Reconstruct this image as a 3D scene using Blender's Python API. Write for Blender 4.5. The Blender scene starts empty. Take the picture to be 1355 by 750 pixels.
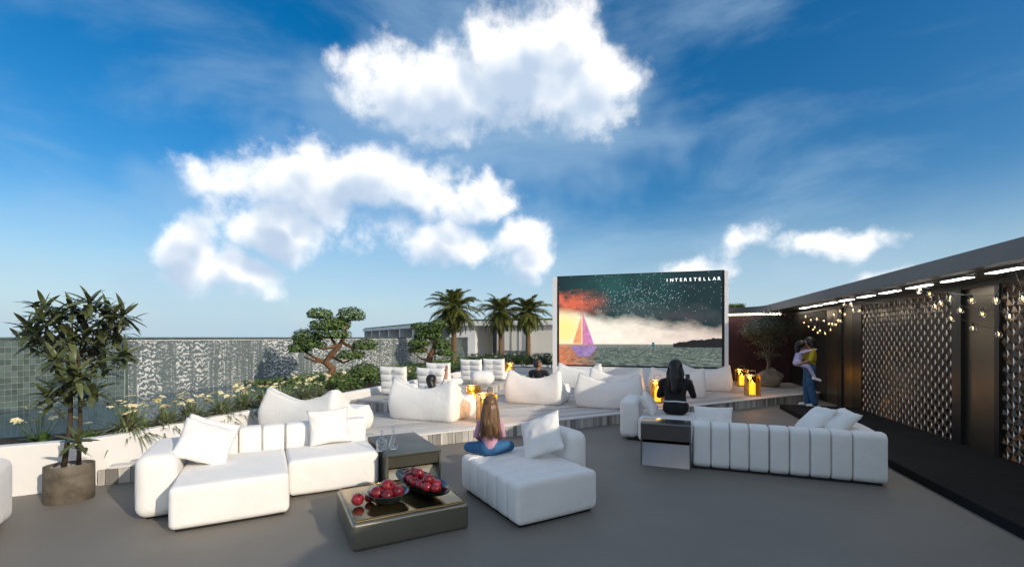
import bpy, bmesh, math, random
import numpy as np
from mathutils import Vector, Matrix, Euler
random.seed(7); RNG = np.random.RandomState(11)
R = math.radians
sc = bpy.context.scene
COL = sc.collection

# ------------------------------------------------------------------ camera
FPX = 600.0; EYE = 1.8
cam_d = bpy.data.cameras.new('camera'); cam = bpy.data.objects.new('camera', cam_d); COL.objects.link(cam)
cam.location = (0, 0, EYE); cam.rotation_euler = (R(90), 0, 0)
cam_d.sensor_width = 36; cam_d.lens = 36*FPX/1355; cam_d.shift_y = 71/1355
cam_d.clip_start = 0.05; cam_d.clip_end = 3000
sc.camera = cam
sc.cycles.use_light_tree = False

# ------------------------------------------------------------------ light
SUN_EL = 22.0
SDIR = Vector((.77*math.cos(R(SUN_EL)), -.638*math.cos(R(SUN_EL)), math.sin(R(SUN_EL)))).normalized()
sun_d = bpy.data.lights.new('sun', 'SUN'); sun = bpy.data.objects.new('sun', sun_d); COL.objects.link(sun)
sun_d.energy = 2.0; sun_d.angle = R(.55); sun_d.color = (.86, .75, .61)
sun.rotation_euler = SDIR.to_track_quat('Z', 'Y').to_euler(); sun.location = (20, -16, 12)
vs = sc.view_settings
vs.view_transform = 'Standard'; vs.look = 'None'; vs.gamma = 1.0; vs.exposure = 1.02; vs.use_curve_mapping = False

# ------------------------------------------------------------------ sky
world = bpy.data.worlds.new('World'); sc.world = world; world.use_nodes = True
SKY_STRENGTH = .15
def sky_world():
    nt = world.node_tree; nt.nodes.clear()
    def grp(det):
        g = bpy.data.node_groups.new('cloud_density', 'ShaderNodeTree')
        g.interface.new_socket('Dir', in_out='INPUT', socket_type='NodeSocketVector')
        g.interface.new_socket('Density', in_out='OUTPUT', socket_type='NodeSocketFloat')
        N = g.nodes; L = g.links
        gi = N.new('NodeGroupInput'); go = N.new('NodeGroupOutput')
        def M(op, a, b=None, c=None, clamp=False):
            n = N.new('ShaderNodeMath'); n.operation = op; n.use_clamp = clamp
            for i, v in enumerate((a, b, c)):
                if v is None: continue
                if isinstance(v, (int, float)): n.inputs[i].default_value = v
                else: L.new(v, n.inputs[i])
            return n.outputs[0]
        def noise(scale, detail, rough, src, lac=2.0):
            n = N.new('ShaderNodeTexNoise'); n.inputs['Scale'].default_value = scale; n.inputs['Detail'].default_value = detail
            n.inputs['Roughness'].default_value = rough; n.inputs['Lacunarity'].default_value = lac; L.new(src, n.inputs['Vector']); return n
        nd = noise(5.5, 3, .55, gi.outputs[0])
        md = N.new('ShaderNodeVectorMath'); md.operation = 'MULTIPLY_ADD'; L.new(nd.outputs['Color'], md.inputs[0]); md.inputs[1].default_value = (.17, .17, .17); md.inputs[2].default_value = (-.085, -.085, -.085)
        add = N.new('ShaderNodeVectorMath'); add.operation = 'ADD'; L.new(gi.outputs[0], add.inputs[0]); L.new(md.outputs[0], add.inputs[1])
        sep = N.new('ShaderNodeSeparateXYZ'); L.new(add.outputs[0], sep.inputs[0])
        az = M('ARCTAN2', sep.outputs[0], sep.outputs[1])
        cb = N.new('ShaderNodeCombineXYZ'); L.new(az, cb.inputs[0]); L.new(sep.outputs[2], cb.inputs[1])
        # cumulus heaps: azimuth, elevation, half width, half height (degrees), weight
        B = [(-9,27.4,10,4.6,1),(3.5,30.5,9.5,7,1.1),(9,28,7,5.5,.9),(-15,28.5,6,4.5,.95),(6,34,5,4.5,.9),(10,25,6,3,.6),
             (-26,16,9,4.2,1.05),(-19,18,9,5,1.1),(-11,17.3,8,4,1),(-4.5,18,5,2.8,.8),(-27,11.5,5,3.4,.9),(-10,12,9,3,.6),
             (-34.2,9,3.6,4.2,1),(-31,6.4,4,2.6,.8),(1.2,9.6,3.4,3.2,.9),(-.6,13,4,3.4,.6),
             (23,8.6,6,1.9,.62),(27.6,10.6,4,2,.6),(36,9.4,6,1.3,.48),(41,4.2,3.5,1.6,.42),
             (80,18,14,6,1.1),(104,26,14,7,1.1),(135,22,16,8,1.15),(160,32,16,8,1.1),(170,12,12,5,1),(-166,26,16,8,1.15),(-140,16,16,7,1.1),(-118,28,16,8,1.1),(-95,16,12,6,1),(-75,27,12,6,1),  # clouds out of view at the sides and behind, thickened to brighten the shade
             (120,46,24,7,1.1),(-130,46,26,7,1.1),(-60,50,24,6,1),(50,52,26,6,1),(170,56,30,7,1.1),(0,62,45,5,1)]  # unseen clouds high overhead, added for more ambient light
        best = None
        for (a0, e0, ra, re, wt) in B:
            k = 1/math.sin(R(re))
            v = N.new('ShaderNodeVectorMath'); v.operation = 'MULTIPLY_ADD'; L.new(cb.outputs[0], v.inputs[0]); v.inputs[1].default_value = (1/R(ra), k, 0); v.inputs[2].default_value = (-a0/ra, -math.sin(R(e0))*k*1.0, 0)
            ln = N.new('ShaderNodeVectorMath'); ln.operation = 'LENGTH'; L.new(v.outputs[0], ln.inputs[0])
            val = M('MULTIPLY_ADD', ln.outputs['Value'], -wt, wt)
            best = val if best is None else M('MAXIMUM', best, val)
        n2 = noise(9, det, .62, gi.outputs[0])
        L.new(M('MULTIPLY_ADD', n2.outputs['Fac'], 1.7, M('ADD', best, -.80)), go.inputs[0])
        return g
    g = grp(8); g2 = grp(2)
    N = nt.nodes; L = nt.links
    def M(op, a, b=None, c=None, clamp=False):
        n = N.new('ShaderNodeMath'); n.operation = op; n.use_clamp = clamp
        for i, v in enumerate((a, b, c)):
            if v is None: continue
            if isinstance(v, (int, float)): n.inputs[i].default_value = v
            else: L.new(v, n.inputs[i])
        return n.outputs[0]
    def sstep(v, a, b, lo=0.0, hi=1.0):
        n = N.new('ShaderNodeMapRange'); n.interpolation_type = 'SMOOTHSTEP'; L.new(v, n.inputs['Value'])
        n.inputs['From Min'].default_value = a; n.inputs['From Max'].default_value = b
        n.inputs['To Min'].default_value = lo; n.inputs['To Max'].default_value = hi; return n.outputs[0]
    out = N.new('ShaderNodeOutputWorld'); bg = N.new('ShaderNodeBackground'); L.new(bg.outputs[0], out.inputs[0])
    bg.inputs['Strength'].default_value = SKY_STRENGTH
    sky = N.new('ShaderNodeTexSky'); sky.sky_type = 'NISHITA'; sky.sun_disc = False
    sky.sun_elevation = R(SUN_EL); sky.sun_rotation = math.atan2(SDIR.x, SDIR.y)
    sky.air_density = 1.0; sky.dust_density = 1.6; sky.ozone_density = 2.5
    hs = N.new('ShaderNodeHueSaturation'); hs.inputs['Saturation'].default_value = 1.46; hs.inputs['Value'].default_value = .46; L.new(sky.outputs[0], hs.inputs['Color'])
    tc = N.new('ShaderNodeTexCoord')
    dens = N.new('ShaderNodeGroup'); dens.node_tree = g; L.new(tc.outputs['Generated'], dens.inputs[0])
    off = N.new('ShaderNodeVectorMath'); off.operation = 'ADD'; L.new(tc.outputs['Generated'], off.inputs[0]); off.inputs[1].default_value = (.026, -.01, .045)
    dens2 = N.new('ShaderNodeGroup'); dens2.node_tree = g2; L.new(off.outputs[0], dens2.inputs[0])
    alpha = sstep(dens.outputs[0], -.06, .58)
    occl = sstep(M('MULTIPLY_ADD', dens.outputs[0], .22, dens2.outputs[0]), -.10, 1.05)              # cloud still above this point, towards the light
    halo = M('MULTIPLY', sstep(dens2.outputs[0], -.85, .25), .34)
    # thin high veil
    mp = N.new('ShaderNodeMapping'); L.new(tc.outputs['Generated'], mp.inputs['Vector']); mp.inputs['Scale'].default_value = (1.6, 1.6, 4.2); mp.inputs['Rotation'].default_value = (.25, .12, .4)
    vn = N.new('ShaderNodeTexNoise'); L.new(mp.outputs[0], vn.inputs['Vector']); vn.inputs['Scale'].default_value = 1.5; vn.inputs['Detail'].default_value = 8; vn.inputs['Roughness'].default_value = .56; vn.inputs['Distortion'].default_value = .5
    veil = M('MULTIPLY', sstep(vn.outputs['Fac'], .40, .78), .46)
    sp = N.new('ShaderNodeSeparateXYZ'); L.new(tc.outputs['Generated'], sp.inputs[0])
    low = sstep(sp.outputs[2], -.02, .29, .85, 0.0)            # pale air near the horizon
    veil2 = M('MAXIMUM', veil, low)
    def mix(f, a, b):
        m = N.new('ShaderNodeMix'); m.data_type = 'RGBA'
        for s, v in ((m.inputs[0], f), (m.inputs[6], a), (m.inputs[7], b)):
            if isinstance(v, tuple): s.default_value = v
            elif isinstance(v, (int, float)): s.default_value = v
            else: L.new(v, s)
        return m.outputs[2]
    W = CLOUD
    c1 = mix(veil, hs.outputs[0], (W*.42, W*.62, W*.82, 1))
    c1b = mix(low, c1, (W*.56, W*.74, W*.88, 1))
    ccol = mix(occl, (W*1.34, W*1.32, W*1.29, 1), (W*.55, W*.68, W*.86, 1))
    c1c = mix(halo, c1b, (W*.46, W*.66, W*.86, 1))
    c2 = mix(alpha, c1c, ccol)
    L.new(c2, bg.inputs['Color'])
CLOUD = 3.2
sky_world()

# ------------------------------------------------------------------ layout frames
def rot2(ang): return (math.cos(ang), math.sin(ang))
LA = R(28.6)                      # lounge grid: local x (a) and y (b)
BA = R(-16.6)                     # pavilion grid: local x (w) and y (u)
LO = (-3.13, 4.12)
def Lw(a, b): return (LO[0]+a*math.cos(LA)-b*math.sin(LA), LO[1]+a*math.sin(LA)+b*math.cos(LA))
def Bw(w, u): return (w*math.cos(BA)-u*math.sin(BA), w*math.sin(BA)+u*math.cos(BA))
def toB(x, y): return (x*math.cos(BA)+y*math.sin(BA), -x*math.sin(BA)+y*math.cos(BA))
def G(px, py, z=0.0):             # survey point -> plan position on the level z
    d = FPX*(EYE-z)/(py-446.0); return ((px-677.5)/FPX*d, d)

# ------------------------------------------------------------------ materials
MATS = {}
def mat(name, col, rough=.6, metal=0.0, var=0.0, vscale=4.0, bump=0.0, bscale=60.0, col2=None, rnd=0.0, spec=None, trans=0.0, ior=1.45,
        emit=None, estr=0.0, stretch=(1,1,1), bdist=.01, sheen=0.0, coat=0.0, detail=6, fine=0.0):
    m = bpy.data.materials.new(name); m.use_nodes = True; nt = m.node_tree; N = nt.nodes; L = nt.links
    p = N['Principled BSDF']; p.inputs['Roughness'].default_value = rough; p.inputs['Metallic'].default_value = metal
    p.inputs['Base Color'].default_value = (*col, 1)
    if spec is not None: p.inputs['Specular IOR Level'].default_value = spec
    p.inputs['IOR'].default_value = ior
    if trans: p.inputs['Transmission Weight'].default_value = trans
    if sheen: p.inputs['Sheen Weight'].default_value = sheen
    if coat: p.inputs['Coat Weight'].default_value = coat
    if emit: p.inputs['Emission Color'].default_value = (*emit, 1); p.inputs['Emission Strength'].default_value = estr
    tc = N.new('ShaderNodeTexCoord'); mp = N.new('ShaderNodeMapping'); mp.inputs['Scale'].default_value = stretch; L.new(tc.outputs['Object'], mp.inputs['Vector'])
    cur = None
    if var or col2:
        n = N.new('ShaderNodeTexNoise'); n.inputs['Scale'].default_value = vscale; n.inputs['Detail'].default_value = detail; n.inputs['Roughness'].default_value = .6
        L.new(mp.outputs[0], n.inputs['Vector'])
        mx = N.new('ShaderNodeMix'); mx.data_type = 'RGBA'
        c2 = col2 if col2 else tuple(c*(1-var) for c in col)
        c1 = col if col2 else tuple(min(1, c*(1+var*.6)) for c in col)
        mx.inputs[6].default_value = (*c1, 1); mx.inputs[7].default_value = (*c2, 1)
        rp = N.new('ShaderNodeMapRange'); L.new(n.outputs['Fac'], rp.inputs['Value']); rp.inputs['From Min'].default_value = .32; rp.inputs['From Max'].default_value = .68
        L.new(rp.outputs[0], mx.inputs[0]); cur = mx.outputs[2]
        rr = N.new('ShaderNodeMapRange'); L.new(n.outputs['Fac'], rr.inputs['Value']); rr.inputs['To Min'].default_value = max(.02, rough-.08); rr.inputs['To Max'].default_value = min(1, rough+.08)
        L.new(rr.outputs[0], p.inputs['Roughness'])
    if fine:
        n = N.new('ShaderNodeTexNoise'); n.inputs['Scale'].default_value = 140; n.inputs['Detail'].default_value = 4; L.new(tc.outputs['Object'], n.inputs['Vector'])
        rp = N.new('ShaderNodeMapRange'); L.new(n.outputs['Fac'], rp.inputs['Value']); rp.inputs['From Min'].default_value=.3; rp.inputs['From Max'].default_value=.7; rp.inputs['To Min'].default_value = 1-fine; rp.inputs['To Max'].default_value = 1+fine
        ml = N.new('ShaderNodeVectorMath'); ml.operation = 'SCALE'
        if cur is None: ml.inputs[0].default_value = col
        else: L.new(cur, ml.inputs[0])
        L.new(rp.outputs[0], ml.inputs['Scale']); cur = ml.outputs[0]
    if rnd:
        oi = N.new('ShaderNodeObjectInfo'); rp = N.new('ShaderNodeMapRange'); L.new(oi.outputs['Random'], rp.inputs['Value'])
        rp.inputs['To Min'].default_value = 1-rnd; rp.inputs['To Max'].default_value = 1+rnd*.6
        ml = N.new('ShaderNodeVectorMath'); ml.operation = 'SCALE'
        if cur is None: ml.inputs[0].default_value = col
        else: L.new(cur, ml.inputs[0])
        L.new(rp.outputs[0], ml.inputs['Scale']); cur = ml.outputs[0]
    if cur is not None: L.new(cur, p.inputs['Base Color'])
    if bump:
        n = N.new('ShaderNodeTexNoise'); n.inputs['Scale'].default_value = bscale; n.inputs['Detail'].default_value = 4; L.new(mp.outputs[0], n.inputs['Vector'])
        b = N.new('ShaderNodeBump'); b.inputs['Strength'].default_value = bump; b.inputs['Distance'].default_value = bdist; L.new(n.outputs['Fac'], b.inputs['Height']); L.new(b.outputs[0], p.inputs['Normal'])
    if emit: m.cycles.emission_sampling = 'NONE' if estr < 1 or name in ('filament',) else 'FRONT'
    MATS[name] = m; return m

def fabric(name, col, seam=0):
    m = mat(name, col, rough=.82, var=.035, vscale=3.0, sheen=.15, fine=.03)
    nt = m.node_tree; N = nt.nodes; L = nt.links; p = N['Principled BSDF']
    tc = N.new('ShaderNodeTexCoord')
    n1 = N.new('ShaderNodeTexNoise'); n1.inputs['Scale'].default_value = 5.5; n1.inputs['Detail'].default_value = 3; n1.inputs['Distortion'].default_value = .6; L.new(tc.outputs['Object'], n1.inputs['Vector'])
    n2 = N.new('ShaderNodeTexNoise'); n2.inputs['Scale'].default_value = 260; n2.inputs['Detail'].default_value = 2; L.new(tc.outputs['Object'], n2.inputs['Vector'])
    b1 = N.new('ShaderNodeBump'); b1.inputs['Strength'].default_value = .35; b1.inputs['Distance'].default_value = .03; L.new(n1.outputs['Fac'], b1.inputs['Height'])
    b2 = N.new('ShaderNodeBump'); b2.inputs['Strength'].default_value = .2; b2.inputs['Distance'].default_value = .002; L.new(n2.outputs['Fac'], b2.inputs['Height']); L.new(b1.outputs[0], b2.inputs['Normal'])
    L.new(b2.outputs[0], p.inputs['Normal']); return m

fabric('white_fabric', (.81, .785, .745)); fabric('bean_fabric', (.81, .79, .75)); fabric('pillow_fabric', (.80, .775, .735)); fabric('quilt_fabric', (.80, .78, .745))
mat('floor', (.20, .18, .152), rough=.6, var=.12, vscale=.55, bump=.12, bscale=180, bdist=.002, fine=.10, detail=10)
mat('black_step', (.010, .010, .011), rough=.85, var=.2, vscale=2, spec=.2)
mat('plaster', (.74, .72, .69), rough=.75, var=.05, vscale=1.6, bump=.15, bscale=35, bdist=.004)
mat('board', (.50, .485, .46), rough=.65, var=.28, vscale=5, stretch=(.35, 9, 4), rnd=.30, bump=.2, bscale=25, bdist=.003)
mat('slat', (.46, .435, .40), rough=.65, var=.15, vscale=5, stretch=(9, 9, .5), rnd=.62)
mat('nosing', (.66, .64, .61), rough=.6, var=.10, vscale=4)
mat('tile', (.10, .14, .135), rough=.22, var=.35, vscale=6, rnd=.35, spec=.6)
mat('grout', (.26, .30, .285), rough=.8, var=.15, vscale=8)
mat('soil', (.035, .026, .018), rough=.95, var=.4, vscale=25, bump=.6, bscale=60, bdist=.02)
mat('black_metal', (.012, .012, .013), rough=.35, spec=.5)
mat('fascia', (.16, .16, .16), rough=.5, metal=.2, var=.06, vscale=1)
mat('soffit', (.10, .105, .10), rough=.4, var=.1, vscale=2)
mat('maroon_wall', (.035, .008, .016), rough=.55, var=.3, vscale=1.5)
mat('dark_wall', (.012, .012, .012), rough=.5)
mat('bronze_panel', (.16, .135, .10), rough=.3, metal=.85, var=.2, vscale=.8)
mat('relief_panel', (.095, .073, .052), rough=.26, metal=.9, var=.25, vscale=1.2)
mat('chevron_metal', (.88, .86, .84), rough=.35, metal=.0, var=.1, vscale=2)
mat('smoked_metal', (.27, .255, .20), rough=.30, metal=.8, var=.12, vscale=1.4, bump=.05, bscale=8)
mat('brass_tray', (.36, .26, .13), rough=.16, metal=.95, var=.12, vscale=1.5)
mat('dark_metal_top', (.06, .065, .058), rough=.38, metal=.4, var=.15, vscale=2)
mat('steel_table', (.27, .25, .235), rough=.2, metal=.95, var=.1, vscale=2)
mat('pot', (.15, .125, .095), rough=.6, var=.45, vscale=7, metal=.15, bump=.3, bscale=14, bdist=.01)
mat('pebble', (.30, .28, .25), rough=.6, var=.5, vscale=30)
mat('bowl', (.012, .022, .022), rough=.18, spec=.6, coat=.4)
mat('fruit', (.26, .012, .018), rough=.2, var=.45, vscale=9, col2=(.10, .006, .012), rnd=.45, coat=.35, spec=.5)
mat('fruit_dry', (.06, .018, .012), rough=.7)
mat('leaf_dark', (.085, .105, .042), rough=.32, var=.35, vscale=6, rnd=.35)
mat('stem', (.06, .042, .026), rough=.85, var=.4, vscale=20, bump=.4, bscale=40)
mat('trunk_bonsai', (.16, .085, .04), rough=.85, var=.45, vscale=14, bump=.7, bscale=30, bdist=.02)
mat('trunk_palm', (.20, .12, .06), rough=.9, var=.5, vscale=8, stretch=(1, 1, 6), bump=.8, bscale=18, bdist=.03)
mat('trunk_grey', (.15, .13, .10), rough=.85, var=.35, vscale=14)
mat('boulder', (.30, .245, .17), rough=.8, var=.45, vscale=4, bump=.6, bscale=12, bdist=.03, col2=(.12, .11, .10))
mat('white_frame', (.78, .78, .77), rough=.45)
mat('screen_black', (.01, .01, .011), rough=.3)
mat('lettering', (.8, .8, .8), rough=.4, emit=(1, 1, 1), estr=.75)
mat('cream_panel', (.66, .62, .55), rough=.7, var=.06, vscale=.6)
mat('far_white', (.72, .71, .69), rough=.7, var=.05, vscale=.5)
mat('far_grey', (.17, .175, .18), rough=.7)
mat('grass', (.07, .13, .025), rough=.8, var=.5, vscale=8)
mat('led', (.9, .9, .9), emit=(1, .95, .88), estr=10.0)
mat('led_warm', (.9, .9, .9), emit=(1, .86, .66), estr=9.0)
mat('flower', (.78, .70, .42), rough=.55, var=.12, vscale=30)
mat('flower_eye', (.75, .50, .10), rough=.55)
mat('wick', (.02, .02, .02), rough=.9)
mat('candle', (.75, .5, .12), rough=.5, emit=(1, .66, .12), estr=1.1)
mat('flame', (1, .8, .3), emit=(1, .72, .25), estr=9)
mat('lantern_frame', (.25, .23, .20), rough=.35, metal=.8)
mat('bulb_cap', (.02, .02, .02), rough=.4)
mat('filament', (1, .7, .3), emit=(1, .52, .15), estr=4)
mat('cable', (.02, .02, .02), rough=.6)
mat('skin', (.42, .235, .16), rough=.5, var=.06, vscale=8)
mat('skin_tan', (.30, .155, .095), rough=.5, var=.06, vscale=8)
mat('hair_black', (.008, .007, .007), rough=.42)
mat('hair_brown', (.17, .088, .036), rough=.4, var=.7, vscale=16, stretch=(6, 6, .5))
mat('hair_dark', (.022, .014, .010), rough=.5, var=.4, vscale=20)
mat('pink_knit', (.52, .28, .36), rough=.85, var=.1, vscale=10, bump=.3, bscale=60)
mat('lilac_knit', (.36, .38, .62), rough=.85, var=.1, vscale=14, col2=(.55, .42, .60))
mat('jeans', (.035, .10, .20), rough=.85, var=.3, vscale=12, bump=.2, bscale=50)
mat('jeans_blue', (.03, .12, .26), rough=.85, var=.2, vscale=12)
mat('yellow_knit', (.36, .27, .02), rough=.85, var=.15, vscale=10)
mat('black_cloth', (.009, .009, .011), rough=.8, var=.3, vscale=10)
mat('white_cloth', (.72, .72, .72), rough=.7)
mat('eye_white', (.7, .7, .68), rough=.3); mat('lips', (.30, .09, .07), rough=.5)

def glass_mat(name, tint, alpha, rough=.05, emit=None, estr=0):
    m = bpy.data.materials.new(name); m.use_nodes = True; nt = m.node_tree; N = nt.nodes; L = nt.links; N.clear()
    out = N.new('ShaderNodeOutputMaterial'); tr = N.new('ShaderNodeBsdfTransparent'); tr.inputs[0].default_value = (*tint, 1)
    gl = N.new('ShaderNodeBsdfGlossy'); gl.inputs['Roughness'].default_value = rough; gl.inputs[0].default_value = (1, 1, 1, 1)
    lw = N.new('ShaderNodeLayerWeight'); lw.inputs['Blend'].default_value = .35
    rp = N.new('ShaderNodeMapRange'); L.new(lw.outputs['Facing'], rp.inputs['Value']); rp.inputs['To Min'].default_value = alpha; rp.inputs['To Max'].default_value = min(1, alpha+.55)
    mx = N.new('ShaderNodeMixShader'); L.new(rp.outputs[0], mx.inputs[0]); L.new(tr.outputs[0], mx.inputs[1]); L.new(gl.outputs[0], mx.inputs[2])
    L.new(mx.outputs[0], out.inputs[0]); MATS[name] = m; return m
glass_mat('clear_glass', (.90, .93, .94), .10, .03)
glass_mat('amber_glass', (.97, .80, .42), .07, .05)
glass_mat('bulb_glass', (.97, .95, .92), .10, .03)
# falling water: ripples with sparkle painted into their colour, over the wet tiles
def water_mats():
    m = bpy.data.materials.new('falling_water'); m.use_nodes = True; nt = m.node_tree; N = nt.nodes; L = nt.links
    p = N['Principled BSDF']; p.inputs['Base Color'].default_value = (.30, .36, .36, 1); p.inputs['Roughness'].default_value = .08
    p.inputs['Specular IOR Level'].default_value = .7
    tc = N.new('ShaderNodeTexCoord'); mp = N.new('ShaderNodeMapping'); mp.inputs['Scale'].default_value = (1, 1, 2.4); L.new(tc.outputs['Object'], mp.inputs['Vector'])
    n = N.new('ShaderNodeTexNoise'); n.inputs['Scale'].default_value = 11; n.inputs['Detail'].default_value = 3; n.inputs['Distortion'].default_value = .8; L.new(mp.outputs[0], n.inputs['Vector'])
    b = N.new('ShaderNodeBump'); b.inputs['Strength'].default_value = .6; b.inputs['Distance'].default_value = .05; L.new(n.outputs['Fac'], b.inputs['Height']); L.new(b.outputs[0], p.inputs['Normal'])
    at = N.new('ShaderNodeAttribute'); at.attribute_name = 'sparkle'
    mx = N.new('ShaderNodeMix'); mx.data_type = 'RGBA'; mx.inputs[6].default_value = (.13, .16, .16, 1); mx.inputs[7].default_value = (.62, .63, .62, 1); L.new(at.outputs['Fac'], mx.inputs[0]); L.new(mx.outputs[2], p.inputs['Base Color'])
    MATS['falling_water'] = m
    m = bpy.data.materials.new('pool_water'); m.use_nodes = True; nt = m.node_tree; N = nt.nodes; L = nt.links
    p = N['Principled BSDF']; p.inputs['Base Color'].default_value = (.03, .08, .12, 1); p.inputs['Roughness'].default_value = .06; p.inputs['IOR'].default_value = 1.33
    tc = N.new('ShaderNodeTexCoord'); n = N.new('ShaderNodeTexNoise'); n.inputs['Scale'].default_value = 5; n.inputs['Detail'].default_value = 3; L.new(tc.outputs['Object'], n.inputs['Vector'])
    b = N.new('ShaderNodeBump'); b.inputs['Strength'].default_value = .12; b.inputs['Distance'].default_value = .03; L.new(n.outputs['Fac'], b.inputs['Height']); L.new(b.outputs[0], p.inputs['Normal'])
    MATS['pool_water'] = m
water_mats()
def leaf_mat(name, c1, c2, scale=3.0, trans=.25, rough=.5):
    m = bpy.data.materials.new(name); m.use_nodes = True; nt = m.node_tree; N = nt.nodes; L = nt.links; N.clear()
    out = N.new('ShaderNodeOutputMaterial'); p = N.new('ShaderNodeBsdfPrincipled'); p.inputs['Roughness'].default_value = rough
    geo = N.new('ShaderNodeNewGeometry'); tc = N.new('ShaderNodeTexCoord')
    n = N.new('ShaderNodeTexNoise'); n.inputs['Scale'].default_value = scale; n.inputs['Detail'].default_value = 2; L.new(tc.outputs['Object'], n.inputs['Vector'])
    ad = N.new('ShaderNodeMath'); ad.operation = 'MULTIPLY_ADD'; L.new(geo.outputs['Random Per Island'], ad.inputs[0]); ad.inputs[1].default_value = .7; L.new(n.outputs['Fac'], ad.inputs[2])
    sb = N.new('ShaderNodeMath'); sb.operation = 'SUBTRACT'; sb.use_clamp = True; L.new(ad.outputs[0], sb.inputs[0]); sb.inputs[1].default_value = .35
    mx = N.new('ShaderNodeMix'); mx.data_type = 'RGBA'; mx.inputs[6].default_value = (*c1, 1); mx.inputs[7].default_value = (*c2, 1); L.new(sb.outputs[0], mx.inputs[0])
    L.new(mx.outputs[2], p.inputs['Base Color'])
    t = N.new('ShaderNodeBsdfTranslucent'); L.new(mx.outputs[2], t.inputs[0])
    ms = N.new('ShaderNodeMixShader'); ms.inputs[0].default_value = trans; L.new(p.outputs[0], ms.inputs[1]); L.new(t.outputs[0], ms.inputs[2]); L.new(ms.outputs[0], out.inputs[0])
    MATS[name] = m
leaf_mat('leaf_bonsai', (.045, .09, .025), (.20, .29, .08), 2.5)
leaf_mat('leaf_palm', (.06, .085, .02), (.24, .26, .07), 1.5)
leaf_mat('leaf_spider', (.075, .10, .04), (.38, .40, .24), 8, .2)
leaf_mat('leaf_green', (.05, .11, .022), (.20, .30, .07), 5)
leaf_mat('leaf_olive', (.12, .13, .085), (.32, .33, .23), 3)
leaf_mat('leaf_hedge', (.02, .05, .012), (.08, .15, .03), 2)
leaf_mat('grass_blade', (.04, .08, .012), (.14, .22, .04), 3)

# ------------------------------------------------------------------ mesh helpers
class MB:
    def __init__(s): s.v = []; s.f = []; s.m = []
    def add(s, vs, fs, mi=0):
        o = len(s.v); s.v.extend([tuple(map(float, v)) for v in vs]); s.f.extend([tuple(int(i)+o for i in f) for f in fs]); s.m.extend([mi]*len(fs)); return s
    def box(s, x0, x1, y0, y1, z0, z1, mi=0):
        v = [(x0,y0,z0),(x1,y0,z0),(x1,y1,z0),(x0,y1,z0),(x0,y0,z1),(x1,y0,z1),(x1,y1,z1),(x0,y1,z1)]
        return s.add(v, [(0,3,2,1),(4,5,6,7),(0,1,5,4),(1,2,6,5),(2,3,7,6),(3,0,4,7)], mi)
    def tube(s, pts, rad, n=8, mi=0, cap=True):
        pts = [Vector(p) for p in pts]; k = len(pts)
        if not hasattr(rad, '__len__'): rad = [rad]*k
        vs = []; up = Vector((0,0,1)); prev = None
        for i, p in enumerate(pts):
            t = (pts[min(i+1,k-1)]-pts[max(i-1,0)]).normalized()
            if prev is None:
                a = t.orthogonal().normalized()
            else:
                a = (prev - t*prev.dot(t)); a = a.normalized() if a.length > 1e-6 else t.orthogonal().normalized()
            prev = a; b = t.cross(a)
            for j in range(n):
                an = 2*math.pi*j/n; vs.append(p + (a*math.cos(an)+b*math.sin(an))*rad[i])
        fs = [(i*n+j, i*n+(j+1)%n, (i+1)*n+(j+1)%n, (i+1)*n+j) for i in range(k-1) for j in range(n)]
        if cap: fs += [tuple(range(n-1,-1,-1)), tuple(range((k-1)*n, k*n))]
        return s.add(vs, fs, mi)
    def lathe(s, prof, c=(0,0,0), n=20, mi=0, sx=1, sy=1):
        vs = []; k = len(prof)
        for r, z in prof:
            for j in range(n):
                a = 2*math.pi*j/n; vs.append((c[0]+r*sx*math.cos(a), c[1]+r*sy*math.sin(a), c[2]+z))
        fs = [(i*n+j, i*n+(j+1)%n, (i+1)*n+(j+1)%n, (i+1)*n+j) for i in range(k-1) for j in range(n)]
        if prof[0][0] > 1e-4: fs.append(tuple(range(n-1,-1,-1)))
        if prof[-1][0] > 1e-4: fs.append(tuple(range((k-1)*n, k*n)))
        return s.add(vs, fs, mi)
    def prism(s, poly, z0, z1, mi=0):
        n = len(poly); v = [(x,y,z0) for x,y in poly]+[(x,y,z1) for x,y in poly]
        return s.add(v, [tuple(range(n-1,-1,-1)), tuple(range(n,2*n))]+[(i,(i+1)%n,n+(i+1)%n,n+i) for i in range(n)], mi)
    def ell(s, c, r, n=12, k=8, mi=0):
        prof = [(math.sin(math.pi*i/k), -math.cos(math.pi*i/k)) for i in range(k+1)]
        vs = []; fs = []
        for pr, pz in prof:
            for j in range(n):
                a = 2*math.pi*j/n; vs.append((c[0]+r[0]*pr*math.cos(a), c[1]+r[1]*pr*math.sin(a), c[2]+r[2]*pz))
        fs = [(i*n+j, i*n+(j+1)%n, (i+1)*n+(j+1)%n, (i+1)*n+j) for i in range(k) for j in range(n)]
        return s.add(vs, fs, mi)
    def mesh(s, name, mats, smooth=False, merge=False):
        me = bpy.data.meshes.new(name); me.from_pydata(s.v, [], s.f)
        for m in (mats if isinstance(mats, (list, tuple)) else [mats]): me.materials.append(MATS[m])
        if any(s.m): me.polygons.foreach_set('material_index', s.m)
        if merge:
            bm = bmesh.new(); bm.from_mesh(me); bmesh.ops.remove_doubles(bm, verts=bm.verts, dist=1e-5); bmesh.ops.recalc_face_normals(bm, faces=bm.faces); bm.to_mesh(me); bm.free()
        if smooth:
            me.polygons.foreach_set('use_smooth', [True]*len(me.polygons))
        me.update(); return me
    def build(s, name, mats, parent=None, smooth=False, merge=False, angle=None):
        me = s.mesh(name, mats, smooth, merge)
        if angle is not None: me.set_sharp_from_angle(angle=R(angle))
        return obj(name, me, parent)
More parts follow.
